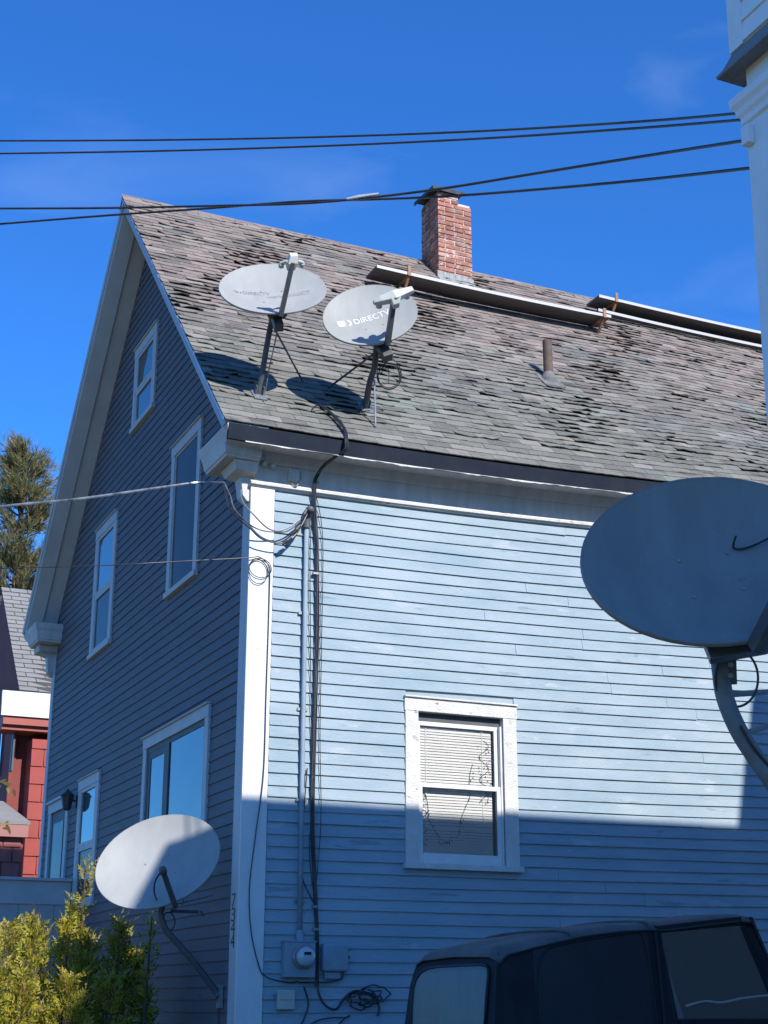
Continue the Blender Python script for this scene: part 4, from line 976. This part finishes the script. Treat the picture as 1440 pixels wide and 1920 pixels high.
# ------------------------------------------------------------------ the white house on the right
BX, BY, BT = .585, -6.047, 5.84; KZ = 1.0318
wh = thing('white_house', 'tall white house corner with moulded belt course along the right edge', 'house', (5, -10, GZ))
YB = -42.0  # unseen depth, lengthened to keep the foreground dish in shade
b = MB(); b.box((BX, YB, GZ), (14, BY, 4.40*KZ)); b.build('wall', M['wb'], wh)
b = MB(); b.box((BX+.012, YB+.01, 4.40*KZ), (13.99, BY-.012, 4.74*KZ)); b.build('frieze_board', M['wb'], wh)
b = MB(); b.box((BX-.03, YB-.05, 4.74*KZ), (14, BY+.03, BT-.06)); b.build('upper_wall', M['wb'], wh)
b = MB(); b.box((BX-.045, BY-.07, 4.79*KZ), (BX-.0305, BY+.046, BT-.06)); b.box((BX-.0305, BY+.0305, 4.79*KZ), (BX+.09, BY+.046, BT-.06)); b.build('corner_board', M['wb'], wh)
for i in range(4):
    z = 4.80*KZ+i*.13
    b = MB(); b.hexa([(BX-.048, BY-3.2, z), (BX-.0305, BY-3.2, z), (BX-.0305, BY-.0705, z), (BX-.048, BY-.0705, z), (BX-.036, BY-3.2, z+.129), (BX-.0305, BY-3.2, z+.129), (BX-.0305, BY-.0705, z+.129), (BX-.036, BY-.0705, z+.129)]); b.build('clapboard', M['wb'], wh)
def belt(prof, name, m):
    b = MB(); rings = []
    for (o_, z) in prof: rings.append([(BX-o_, YB-.1, z*KZ), (14.0, YB-.1, z*KZ), (14.0, BY+o_, z*KZ), (BX-o_, BY+o_, z*KZ)])
    b.loft(rings); return b.build(name, m, wh)
belt([(.0, 4.335), (.018, 4.345), (.020, 4.38), (.035, 4.40), (.040, 4.43), (.058, 4.455), (.062, 4.495), (.055, 4.51), (.0, 4.515)], 'belt_moulding', M['wb'])
belt([(.0, 4.675), (.100, 4.652), (.102, 4.666), (.075, 4.70), (.045, 4.765), (.035, 4.79), (.0, 4.80)], 'shingle_skirt', M['pent'])
b = MB(); b.box((BX-.045, BY-.06, 4.20*KZ), (BX, BY-.001, 4.31*KZ)); b.build('wire_bracket', M['wb'], wh, bevel=.006)
b = MB(); b.box((BX-.06,YB-.1,BT-.06),(14,BY+.06,BT))
ym_ = -26.0; zr_ = BT + .41*(BY-ym_)  # unseen roof, its pitch and ridge shaped to shade the foreground dish
b.prism([(BX-.06,BY+.06,BT+.001),(BX-.06,YB-.1,BT+.001),(BX-.06,YB-.1,BT+1.5),(BX-.06,ym_,zr_)], [(14,BY+.06,BT+.001),(14,YB-.1,BT+.001),(14,YB-.1,BT+1.5),(14,ym_,zr_)]); b.build('roof', M['pent'], wh)
b = MB(); b.box((6.12, -10.5, BT-.5), (12, BY+.061, 7.16)); b.build('upper_ell', M['wb'], wh)
for ch in wh.children:                      # the old house leans a little
    for v in ch.data.vertices: v.co.x += (v.co.z-2.4)*.021

# ------------------------------------------------------------------ the soft-top jeep
jp = thing('jeep', 'dark navy soft-top jeep parked in shade below the front window', 'jeep', (1.3, -3.25, GZ))
canvas = mat('navy_canvas', (.013,.015,.020), .85, (.022,.024,.030), 6, .8, bump=.3, bscale=300)
canvas_top = mat('skylit_canvas_top', (.15,.145,.14), .95, (.09,.088,.086), 4, .9, bump=.25, bscale=250)  # lighter than the navy sides: sky light put into the top's colour
jpaint = mat('dark_blue_paint', (.015,.022,.045), .35, coat=.5)
vinyl = mat('clouded_vinyl', (.040,.046,.044), .38, (.085,.085,.066), 3, .95, 8, (1,1,.5), .5, 4, spec=.5, spots=[((.10,.11,.11), 8, .64, (1,1,.25))])
tyre = mat('tyre_rubber', (.02,.02,.02), .85)
JN, JF = -4.0, -2.85                       # near and far side at the beltline
top_prof = [(.14,.245),(.20,.300),(.42,.352),(.70,.408),(.95,.440),(1.15,.452),(1.30,.456),(1.55,.487),(1.80,.515),(1.90,.512)]
BELT = -.14
b = MB(); rings = []
for (x, z) in top_prof:
    sg = -.012*math.sin((x-.2)/.95*math.pi) if .2 < x < 1.15 else 0
    i_ = .10
    rings.append([(x, JN+.045, z-.055), (x, JN+.075, z-.018), (x, JN+.16, z+sg*.5), (x, (JN+JF)/2, z+.012+sg), (x, JF-.16, z+sg*.5), (x, JF-.075, z-.018), (x, JF-.045, z-.055)])
vs = [q for r_ in rings for q in r_]; n = 7; fs = []
for k_ in range(len(rings)-1):
    for i in range(n-1): fs.append((k_*n+i, k_*n+i+1, (k_+1)*n+i+1, (k_+1)*n+i))
b.add(vs, fs); o = b.build('canvas_roof', canvas_top, jp, smooth=True)
so_ = o.modifiers.new('thick', 'SOLIDIFY'); so_.thickness = .006; so_.offset = -1
def panel(x0, x1, name, m, off=0.0, hole=None):
    # near side panel between the beltline and the roof edge
    xs = sorted(set([x0, x1]+[p[0] for p in top_prof if x0 < p[0] < x1]))
    def zt(x):
        for (a, za), (c_, zc) in zip(top_prof, top_prof[1:]):
            if a <= x <= c_: return za+(zc-za)*(x-a)/(c_-a)
        return top_prof[-1][1]
    for side in (0, 1):
        b = MB()
        yb_, yt_ = (JN-off, JN+.05-off) if side == 0 else (JF+off, JF-.05+off)
        for a, c_ in zip(xs, xs[1:]):
            q = [(a, yb_, BELT), (c_, yb_, BELT), (c_, yt_, zt(c_)-.045), (a, yt_, zt(a)-.045)]
            dy = .008 if side == 0 else -.008
            b.hexa([q[0], q[1], (q[1][0], q[1][1]+dy, q[1][2]), (q[0][0], q[0][1]+dy, q[0][2]), q[3], q[2], (q[2][0], q[2][1]+dy, q[2][2]), (q[3][0], q[3][1]+dy, q[3][2])])
        b.build(name, m, jp)
panel(.15, 1.20, 'side_curtain', canvas)
b = MB(); b.hexa([(.086,JN,BELT),(.149,JN,BELT),(.149,JN+.008,BELT),(.086,JN+.008,BELT),(.128,JN+.046,.19),(.149,JN+.050,.21),(.149,JN+.058,.21),(.128,JN+.054,.19)]); b.build('corner_gusset', canvas, jp)
panel(.36, 1.14, 'quarter_window', mat('dark_vinyl_window', (.012,.014,.021), .5, (.024,.026,.035), 2, .9, 8, (1,1,.5), .6, 3.5, spec=.35), .004)
# door with its window
b = MB()
for (x0, x1, z0, z1, xx0, xx1) in ((1.20,1.30,BELT,.40,1.20,1.235), (2.05,2.15,BELT,.44,1.82,1.90)):
    b.hexa([(x0,JN,z0),(x1,JN,z0),(x1,JN+.02,z0),(x0,JN+.02,z0),(xx0,JN+.05,z1),(xx1,JN+.05,z1),(xx1,JN+.07,z1),(xx0,JN+.07,z1)])
b.hexa([(1.235,JN+.05,.395),(1.83,JN+.05,.455),(1.83,JN+.07,.455),(1.235,JN+.07,.395),(1.20,JN+.05,.432),(1.83,JN+.05,.50),(1.83,JN+.07,.50),(1.20,JN+.07,.432)])
b.hexa([(1.30,JN-.004,BELT),(2.05,JN-.004,BELT),(2.05,JN+.02,BELT),(1.30,JN+.02,BELT),(1.296,JN-.002,BELT+.05),(2.03,JN-.002,BELT+.05),(2.03,JN+.02,BELT+.05),(1.296,JN+.02,BELT+.05)])
dr = b.build('door_frame', canvas, jp)
b = MB(); q = [(1.27,JN+.012,BELT+.05),(2.05,JN+.012,BELT+.05),(1.84,JN+.055,.455),(1.236,JN+.055,.397)]
b.hexa([q[0],q[1],(q[1][0],q[1][1]+.003,q[1][2]),(q[0][0],q[0][1]+.003,q[0][2]),q[3],q[2],(q[2][0],q[2][1]+.003,q[2][2]),(q[3][0],q[3][1]+.003,q[3][2])]); b.build('door_window', glass('vinyl_pane', .55, (.04,.055,.055), .02), dr)
b = MB(); b.tube(spline([(1.36,JN+.02,-.015),(1.50,JN+.025,.012),(1.62,JN+.02,.005),(1.78,JN+.022,.03),(2.02,JN+.02,.05)], 5), .007, 6); b.build('window_crease', mat('crease_vinyl', (.35,.36,.36), .4), dr)
# rear curtain, with its clouded window facing the gable side
b = MB(); q0 = [(.06,JN,BELT),(.06,JF,BELT),(.06,JF,.0),(.06,JN,.0)]
rp_ = [[(.085,JN,BELT),(.085,JF,BELT)], [(.112,JN+.025,.10),(.112,JF-.025,.10)], [(.13,JN+.045,.20),(.13,JF-.05,.19)], [(.165,JN+.08,.262),(.165,JF-.10,.25)], [(.20,JN+.15,.30),(.20,JF-.16,.295)]]
for (a, c_) in zip(rp_, rp_[1:]): b.hexa([a[0], (a[0][0]+.01,a[0][1],a[0][2]), (a[1][0]+.01,a[1][1],a[1][2]), a[1], c_[0], (c_[0][0]+.01,c_[0][1],c_[0][2]), (c_[1][0]+.01,c_[1][1],c_[1][2]), c_[1]])
rc = b.build('rear_curtain', canvas, jp)
b = MB(); wy0, wy1 = JN+.10, JF-.13; pl = []
def rx(z): return .085 + (z-BELT)/(.10-BELT)*.027 if z < .10 else (.112+(z-.10)*.18 if z < .19 else .1282+(z-.19)*.5)
rows = [(BELT+.008, wy0, wy1), (.0, wy0, wy1+.02), (.09, wy0, wy1+.02), (.14, wy0, wy1+.0), (.178, wy0+.012, wy1-.05), (.200, wy0+.05, wy1-.14), (.207, wy0+.12, wy1-.26)]
out = [(a_, z_) for z_, a_, c_ in rows][::-1] + [(c_, z_) for z_, a_, c_ in rows]
for (za, ya, yc), (zb, yd, ye) in zip(rows, rows[1:]):
    b.hexa([(rx(za)-.013,ya,za),(rx(za)-.010,ya,za),(rx(za)-.010,yc,za),(rx(za)-.013,yc,za),(rx(zb)-.013,yd,zb),(rx(zb)-.010,yd,zb),(rx(zb)-.010,ye,zb),(rx(zb)-.013,ye,zb)])
b.build('rear_window', vinyl, rc)
gask = mat('black_binding', (.012,.013,.016), .6)
b = MB(); b.tube([V3((rx(z)-.012, y, z)) for y, z in out+out[:1]], .009, 6); b.build('window_binding', gask, rc)
b = MB(); b.tube([(1.262,JN+.008,BELT+.05),(2.052,JN+.008,BELT+.05),(1.842,JN+.050,.457),(1.234,JN+.050,.399),(1.262,JN+.008,BELT+.05)], .008, 6); b.build('window_binding', gask, dr)
b = MB(); b.tube(spline([(.37,JN-.006,BELT+.0),(.385,JN+.022,.12),(.43,JN+.040,.265),(.55,JN+.043,.318),(1.00,JN+.043,.385),(1.10,JN+.042,.372),(1.135,JN+.02,.12),(1.14,JN-.006,BELT)], 5), .007, 6); b.build('zip_seam', gask, jp)
b = MB(); b.tube([V3((x, JN+.044, z-.048)) for x, z in top_prof], .008, 6); b.build('roof_seam', gask, jp)
b = MB(); b.tube([(1.19, JN-.004, BELT), (1.195, JN+.046, .41)], .010, 6); b.build('door_seal', gask, jp)
for xx in (.62, 1.16):
    b = MB(); zz = .393 if xx < 1 else .456; b.tube(spline([(xx, JN+.05, zz-.045), (xx, JN+.10, zz+.0), (xx, (JN+JF)/2, zz+.018), (xx, JF-.10, zz), (xx, JF-.05, zz-.045)], 5), .008, 6); b.build('roof_bow', canvas_top, jp)
# tub, hood, wheels
b = MB()
b.loft([[(.075,JN+.02,-.70),(.075,JF-.02,-.70),(.075,JF,BELT-.001),(.075,JN,BELT-.001)], [(2.16,JN+.02,-.70),(2.16,JF-.02,-.70),(2.16,JF,BELT-.001),(2.16,JN,BELT-.001)]]); b.build('tub', jpaint, jp, bevel=.02)
b = MB(); b.loft([[(2.161,JN+.16,-.66),(2.161,JF-.16,-.66),(2.161,JF-.14,-.18),(2.161,JN+.14,-.18)], [(3.15,JN+.25,-.66),(3.15,JF-.25,-.66),(3.15,JF-.26,-.24),(3.15,JN+.26,-.24)]]); b.build('hood', jpaint, jp, bevel=.02)
b = MB()
for (y0, y1) in ((JN-.10, JN+.19), (JF-.19, JF+.10)):
    b.hexa([(2.02,y0,-.55),(3.2,y0,-.44),(3.2,y1,-.44),(2.02,y1,-.55),(2.02,y0,-.51),(3.2,y0,-.40),(3.2,y1,-.40),(2.02,y1,-.51)])
b.build('fender', jpaint, jp, bevel=.01)
b = MB(); b.hexa([(2.151,JN+.02,BELT),(2.17,JN+.02,BELT),(2.17,JF-.02,BELT),(2.151,JF-.02,BELT),(1.902,JN+.06,.50),(1.922,JN+.06,.50),(1.922,JF-.06,.50),(1.902,JF-.06,.50)]); b.build('windshield', M['glass_dull'], jp)
def wheel(x, y, z, axis='y'):
    d = V3((0,.11,0)) if axis == 'y' else V3((.10,0,0)); p = V3((x,y,z))
    q = MB(); q.tube([p-d, p-d*.9, p+d*.9, p+d], .37, 28, rs=[.30,.37,.37,.30]); wo_ = q.build('wheel', tyre, jp, smooth=False)
    q = MB(); q.tube([p-d*1.03, p-d*.6, p+d*.6, p+d*1.03], .2, 20, rs=[.215,.17,.17,.215]); q.build('rim', M['galv'], wo_)
for x in (.42, 2.72):
    for y in (JN+.10, JF-.10): wheel(x, y, GZ+.37)
b = MB(); b.box((-.12, JN+.1, -.82), (-.02, JF-.1, -.70)); b.build('bumper', M['steel'], jp)

# ------------------------------------------------------------------ porch beside the gable, with its lantern
pc = thing('porch', 'low grey porch with a solid railing beside the gable door', 'porch', (-1.3, 6.6, GZ))
gp = mat('porch_paint', (.46,.47,.48), .65, (.38,.39,.40), 5, .8); gl_ = mat('porch_panel', (.42,.43,.42), .7, (.32,.33,.33), 3, .9)
b = MB(); b.box((-2.6, 5.78, 1.06), (-.03, 5.86, 1.315)); b.build('fascia_board', gp, pc, bevel=.004)
b = MB(); b.box((-2.64, 5.74, 1.316), (-.03, 5.92, 1.35)); b.build('cap_rail', gp, pc, bevel=.004)
x = -2.6
while x < -.1:
    b = MB(); b.box((x, 5.80, .30), (min(-.03, x+.39), 5.84, 1.0595)); b.build('panel', gl_, pc); x += .40
b = MB(); b.box((-2.6, 5.87, .22), (-.03, 7.62, .29)); b.build('deck', gp, pc)
for (x, y) in ((-2.55, 5.82), (-2.55, 7.55), (-.12, 7.55)):
    b = MB(); b.box((x-.05, y-.05+.10*(y < 6), GZ), (x+.05, y+.05+.10*(y < 6), .219)); b.build('post', gp, pc)
q = onx(126, 1502, -.12)
ln = thing('porch_lantern', 'black wall lantern beside the gable door', 'lantern', q)
b = MB(); b.tube([q+V3((0,0,-.11)), q+V3((0,0,-.09)), q+V3((0,0,.05)), q+V3((0,0,.06)), q+V3((0,0,.11)), q+V3((0,0,.14))], .06, 6, rs=[.02,.05,.075,.09,.03,.008]); b.build('lamp_body', M['cap'], ln)
b = MB(); b.cyl(q+V3((0,0,.04)), q+V3((.10,0,.0)), .012, 8); b.box((q.x+.095, q.y-.04, q.z-.07), (q.x+.115, q.y+.04, q.z+.07)); b.build('wall_arm', M['cap'], ln)

# ------------------------------------------------------------------ red house behind
rh = thing('red_house', 'dark red house with grey shingle roof behind the gable', 'house', (2, 16, GZ))
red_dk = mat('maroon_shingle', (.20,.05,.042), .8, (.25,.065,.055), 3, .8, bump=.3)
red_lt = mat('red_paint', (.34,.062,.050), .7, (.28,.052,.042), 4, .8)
red_pk = mat('rose_shingle', (.34,.11,.095), .8, (.28,.085,.075), 4, .8)
gshi = mat('grey_shingle', (.20,.195,.185), .9, (.26,.25,.235), 2, .9, 7, (.4,1,2.4), .4, 90)
YR = 13.9
def pr2(x, y, k=YR): return ony(x, y, k)
# roof slope seen from below, laid in visible courses
e0 = pr2(36,1300); e1 = pr2(140,1302); r0 = pr2(2,1106, YR+2.6); r1 = pr2(140,1118, YR+2.6)
b = MB(); b.hexa([e0, e1, r1, r0, e0+V3((0,0,.04)), e1+V3((0,0,.04)), r1+V3((0,0,.04)), r0+V3((0,0,.04))]); rr = b.build('roof', M['deck'], rh)
sl = (r0-e0); nn2 = sl.cross(e1-e0).normalized(); 
if nn2.z < 0: nn2 = -nn2
nco = 24; k_ = 0
b = MB()
for c in range(nco):
    t0, t1 = c/nco, (c+1.15)/nco; xl, xr = e0.x+(r0.x-e0.x)*(t0+.5/nco), e1.x
    x = xl - (.16 if c % 2 else 0)
    while x < xr:
        x0, x1 = max(x, xl), min(xr, x+.325)
        if x1-x0 > .03:
            def P(xx, t, h): return V3((xx, e0.y+sl.y*t, e0.z+sl.z*t+.04)) + nn2*h
            q = MB(); l_ = jit(.004)
            q.hexa([P(x0,t0,.014+l_), P(x1-.012,t0,.014+l_), P(x1-.012,t1,.0), P(x0,t1,.0), P(x0,t0,.026+l_), P(x1-.012,t0,.026+l_), P(x1-.012,t1,.005), P(x0,t1,.005)]); q.build('shingle', gshi, rr)
        x += .33
b = MB(); f0 = pr2(39,1301, YR-.06); f1 = pr2(140,1303, YR-.06); g0 = pr2(41,1343, YR-.06); g1 = pr2(140,1345, YR-.06)
b.prism([(f0.x-.3,YR-.06,g0.z),(f1.x,YR-.06,g0.z),(f1.x,YR-.02,f0.z+.05),(f0.x-.3,YR-.02,f0.z+.05)], [(f0.x-.3,YR,g0.z),(f1.x,YR,g0.z),(f1.x,YR+.08,f0.z+.05),(f0.x-.3,YR+.08,f0.z+.05)]); b.build('eave_band', mat('white_metal_band', (.60,.61,.60), .5, (.64,.65,.64), 3, .8), rh)
b = MB(); h0 = g0.z; b.box((g0.x-.3, YR-.02, h0-.14), (g1.x, YR+.5, h0-.001)); b.box((g0.x-.3, YR+.05, h0-.22), (g1.x, YR+.55, h0-.141)); b.build('cornice', mat('red_trim', (.36,.10,.075), .6, (.30,.08,.06), 4, .7), rh)
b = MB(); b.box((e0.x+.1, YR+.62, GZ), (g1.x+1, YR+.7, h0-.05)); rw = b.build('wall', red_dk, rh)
a0_ = pr2(63,1385, YR+.2); a1_ = pr2(52,1650, YR+.2); 
b = MB(); b.box((a0_.x-.02, YR+.2, GZ), (g1.x, YR+.61, a0_.z)); cbw = b.build('corner_bay', red_lt, rh)
z = GZ
i = 0
while z < a0_.z-.02:                        # wide shingles on the sunlit bay
    zz = min(z+.30, a0_.z); xx = a0_.x-.02-(.12 if i % 2 else .0)
    while xx < g1.x:
        xa, xb = max(xx, a0_.x-.02), min(xx+.335, g1.x)
        if xb-xa > .04:
            q = MB(); q.hexa([(xa,YR+.165,z),(xb-.012,YR+.165,z),(xb-.012,YR+.199,z),(xa,YR+.199,z),(xa,YR+.185,zz-.008),(xb-.012,YR+.185,zz-.008),(xb-.012,YR+.199,zz-.008),(xa,YR+.199,zz-.008)]); q.build('wall_shingle', red_lt, cbw)
        xx += .34
    z += .30; i += 1
# dark red gable wall in shade, seen past the left rake
wx = e0.x+.04
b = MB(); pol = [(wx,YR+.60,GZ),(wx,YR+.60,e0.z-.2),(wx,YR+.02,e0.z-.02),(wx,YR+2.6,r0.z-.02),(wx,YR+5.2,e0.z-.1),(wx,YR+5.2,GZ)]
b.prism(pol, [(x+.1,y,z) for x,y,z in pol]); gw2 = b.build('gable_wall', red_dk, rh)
b = MB(); b.hexa([(wx-.03,YR+.01,e0.z-.04),(wx-.001,YR+.01,e0.z-.04),(wx-.001,YR+2.6,r0.z-.09),(wx-.03,YR+2.6,r0.z-.09),(wx-.03,YR+.01,e0.z+.02),(wx-.001,YR+.01,e0.z+.02),(wx-.001,YR+2.6,r0.z+.0),(wx-.03,YR+2.6,r0.z+.0)]); b.build('rake_board', red_dk, rh)
for (xa, xb, ya, yb) in ((20,31,1360,1448), (0,10,1352,1455)):
    q0 = onx(xb, ya, wx); q1 = onx(xa, yb, wx)
    b = MB(); b.box((wx-.03, q0.y, q1.z), (wx-.001, q1.y, q0.z)); wn_ = b.build('window', M['sashdark'], rh)
    b = MB(); b.box((wx-.036, q0.y+.08, q1.z+.08), (wx-.031, q1.y-.08, q0.z-.08)); b.build('pane', M['glass_dull'], wn_)
# little porch roof and the rose wall under it
k0, k1, k2 = pr2(-30,1505,YR-.2), pr2(30,1522,YR+.0), pr2(52,1549,YR-.5)
b = MB(); b.hexa([(k0.x-.3,YR-.7,k2.z),(k2.x,YR-.7,k2.z),(k2.x-.25,YR+.5,k0.z+.08),(k0.x-.3,YR+.5,k0.z+.08),(k0.x-.3,YR-.7,k2.z+.05),(k2.x,YR-.7,k2.z+.05),(k2.x-.25,YR+.5,k0.z+.13),(k0.x-.3,YR+.5,k0.z+.13)]); b.build('porch_roof', gshi, rh)
b = MB(); b.box((k0.x-.3, YR-.69, k2.z-.20), (k2.x-.02, YR-.6, k2.z-.001)); b.build('porch_fascia', mat('porch_trim', (.34,.16,.14), .7), rh)
b = MB(); m1 = pr2(44,1570,YR-.55); b.box((k0.x-.3, YR-.55, GZ), (m1.x, YR-.4, m1.z)); pw = b.build('porch_wall', red_pk, rh)
z = 1.0; i = 0
while z < m1.z:
    zz = min(z+.23, m1.z); xx = k0.x-.3-(.14 if i % 2 else 0)
    while xx < m1.x:
        xa, xb = max(xx, k0.x-.3), min(xx+.29, m1.x)
        if xb-xa > .03:
            q = MB(); q.hexa([(xa,YR-.585,z),(xb-.01,YR-.585,z),(xb-.01,YR-.551,z),(xa,YR-.551,z),(xa,YR-.565,zz-.006),(xb-.01,YR-.565,zz-.006),(xb-.01,YR-.551,zz-.006),(xa,YR-.551,zz-.006)]); q.build('wall_shingle', red_pk, pw)
        xx += .30
    z += .235; i += 1

# ------------------------------------------------------------------ vegetation
def leaf_mesh(name, quads, m, parent):
    vs = []; fs = []
    for q in quads:
        o = len(vs); vs += [tuple(p) for p in q]; fs.append(tuple(range(o, o+len(q))))
    me = bpy.data.meshes.new(name); me.from_pydata(vs, [], fs); me.materials.append(m)
    o = bpy.data.objects.new(name, me); COL.objects.link(o); setp(o, parent); return o
rg = random.Random(3)
def rv(): 
    while True:
        v = V3((rg.uniform(-1,1), rg.uniform(-1,1), rg.uniform(-1,1)))
        if .05 < v.length < 1: return v.normalized()
def spray(quads, p, d, ln, n, lw, ll):
    # flat fan of scale-like leaflets along a shoot
    d = d.normalized(); side = d.cross(rv()).normalized()
    for i in range(n):
        t = (i+.5)/n; o = p+d*(ln*t); s_ = 1 if i % 2 else -1
        l_ = ll*(1.15-t)*rg.uniform(.7,1.2); dd = (d*.75+side*s_*.8+rv()*.25).normalized(); ww = dd.cross(side.cross(d)+rv()*.4).normalized()*lw*rg.uniform(.7,1.2)
        quads.append((o-ww*.4, o+dd*l_*.45+ww, o+dd*l_, o+dd*l_*.45-ww))
    o = p+d*ln; ww = side*lw; quads.append((p+d*ln*.8-ww, p+d*ln*1.15, p+d*ln*.8+ww))
bush = thing('arborvitae', 'golden green arborvitae shrub at lower left below the half-shaded dish', 'shrub', (-1.5, 1.7, GZ))
quads = []; stems = MB()
def spire(x, y, top, rad, n, lean=(0,0)):
    base = V3((x, y, GZ)); h = top-GZ
    tipv = V3((x+lean[0], y+lean[1], top)); stems.tube([base, base.lerp(tipv,.5), tipv], .02, 6, rs=[.035,.018,.004])
    for i in range(n):
        t = rg.random()**.75; 
        if t < .30: continue
        rr_ = rad*(1-((t-.3)/.7)**1.7)*math.sqrt(rg.random()*.75+.25) if t < .98 else 0
        a = rg.uniform(0, 2*math.pi); c_ = base.lerp(tipv, t); o = c_ + V3((math.cos(a)*rr_, math.sin(a)*rr_, 0))
        d = V3((math.cos(a)*.75, math.sin(a)*.75, rg.uniform(.5,1.5)))+rv()*.35
        spray(quads, o, d, rg.uniform(.09,.20), rg.randint(9,13), rg.uniform(.006,.010), rg.uniform(.05,.075))
def bpos(x, l): q = atl(x, 1800, l); return q.x, q.y
for (px, l, py, rad, n) in ((20,13.4,1742,.27,420), (-40,13.2,1745,.30,220), (75,13.2,1752,.22,330), (52,14.0,1730,.22,300), (112,13.6,1738,.17,250), (148,13.9,1705,.13,240), (176,13.7,1760,.17,280), (214,13.5,1742,.19,380), (244,13.7,1792,.17,300), (35,12.9,1830,.30,330), (120,12.9,1835,.26,330), (190,13.1,1840,.26,330), (262,13.4,1862,.13,170), (-10,12.8,1825,.28,200), (150,13.3,1800,.2,260)):
    x_, y_ = bpos(px, l); top = atl(px, py, l).z; spire(x_, y_, top, rad, n, (jit(.09), jit(.05)))
x_, y_ = bpos(268, 13.2); spire(x_, y_, atl(268,1718,13.2).z, .05, 60, (.06,0))
x_, y_ = bpos(150, 13.8); spire(x_, y_, atl(147,1622,13.8).z, .045, 90)
stems.build('stem', mat('bark_brown', (.10,.07,.05), .9), bush)
o = leaf_mesh('foliage', quads, leafmat('arborvitae_leaf', [(.05,.085,.015), (.15,.19,.022), (.50,.43,.035), (.40,.38,.03), (.45,.33,.10), (.30,.19,.09)], .35), bush)

pine = thing('pine_tree', 'tall pine tree with browning needles behind the red house', 'pine tree', (1.9, 22, GZ))
PX, PY = 1.95, 22.0
tk = MB(); tk.tube([(PX,PY,GZ), (PX+.05,PY,6), (PX,PY+.05,12.6)], .2, 10, rs=[.28,.17,.02]); tk.build('trunk', mat('pine_bark', (.12,.085,.065), .9, (.08,.06,.05), 8, .9, bump=.6), pine)
quads = []; limb = MB()
for i in range(230):
    z = 4.5+8.0*rg.random()**.8; f_ = (12.7-z)/8.2; a = rg.uniform(0, 2*math.pi); ln = (.35+1.75*f_**.8)*rg.uniform(.6,1.1)
    o = V3((PX, PY, z)); d = V3((math.cos(a), math.sin(a), rg.uniform(.25,.75))).normalized(); e = o+d*ln
    limb.tube([o, o.lerp(e,.5)+V3((0,0,-.05)), e], .02, 5, rs=[.03,.018,.006])
    for k_ in range(int(14+20*f_)):
        t = rg.uniform(.25, 1.03); p = o+d*ln*t+rv()*.20*rg.random(); sd_ = (d+rv()*.7+V3((0,0,.5))).normalized()
        for j in range(10):
            nd = (sd_+rv()*.65).normalized(); q = p+sd_*(.02*j); wv_ = nd.cross(rv()).normalized()*.008; l_ = rg.uniform(.12,.22)
            quads.append((q-wv_, q+nd*l_*.6+wv_*.2-wv_, q+nd*l_, q+wv_))
for k_ in range(60):
    p = V3((PX+jit(.10), PY+jit(.10), rg.uniform(11.6,12.75)))
    for j in range(10):
        nd = (V3((0,0,1))+rv()*.8).normalized(); wv_ = nd.cross(rv()).normalized()*.006; quads.append((p-wv_, p+nd*.09+wv_, p+nd*.16, p+wv_))
limb.build('limb', mat('pine_limb', (.10,.075,.055), .9), pine)
leaf_mesh('crown', quads, leafmat('pine_needles', [(.085,.12,.05), (.17,.19,.08), (.30,.26,.12), (.44,.31,.15)], .4), pine)
def twig(name, label, pts, leaves, l0):
    t = thing(name, label, 'twig', pts[0])
    b = MB(); b.tube(spline(pts, 5), .004, 5); b.build('stem', mat('twig_bark', (.12,.09,.06), .9), t); qs = []
    for (x, y, s_, a) in leaves:
        p = atl(x, y, l0+jit(.1)); d = (_rt*math.cos(R(a))+_up*math.sin(R(a))+_fw*jit(.4)).normalized(); sd_ = d.cross(_fw+rv()*.4).normalized()
        qs.append((p, p+d*s_*.3+sd_*s_*.22, p+d*s_*.75+sd_*s_*.13, p+d*s_, p+d*s_*.7-sd_*s_*.15, p+d*s_*.25-sd_*s_*.2))
    leaf_mesh('leaf', qs, leafmat(name+'_leaf', [(.10,.13,.03), (.38,.30,.08), (.30,.16,.06)], .4), t)
tw = 9.0
twig('leafy_twig', 'bare twig end with yellow green leaves at the upper left edge of the red house', [atl(-120,1470,tw), atl(-40,1462,tw), atl(0,1466,tw), atl(16,1474,tw)], [(0,1466,.045,20),(6,1468,.05,-10),(12,1466,.04,-60),(14,1474,.045,-75),(25,1478,.055,-80),(2,1474,.04,200)], tw)
twig('leafy_twig', 'second twig tip with dry tan leaves, lower at the left edge', [atl(-120,1556,tw), atl(-40,1552,tw), atl(0,1548,tw), atl(14,1546,tw)], [(0,1548,.05,15),(6,1548,.045,40),(10,1546,.05,-40),(14,1548,.06,-65),(4,1552,.04,-20)], tw)
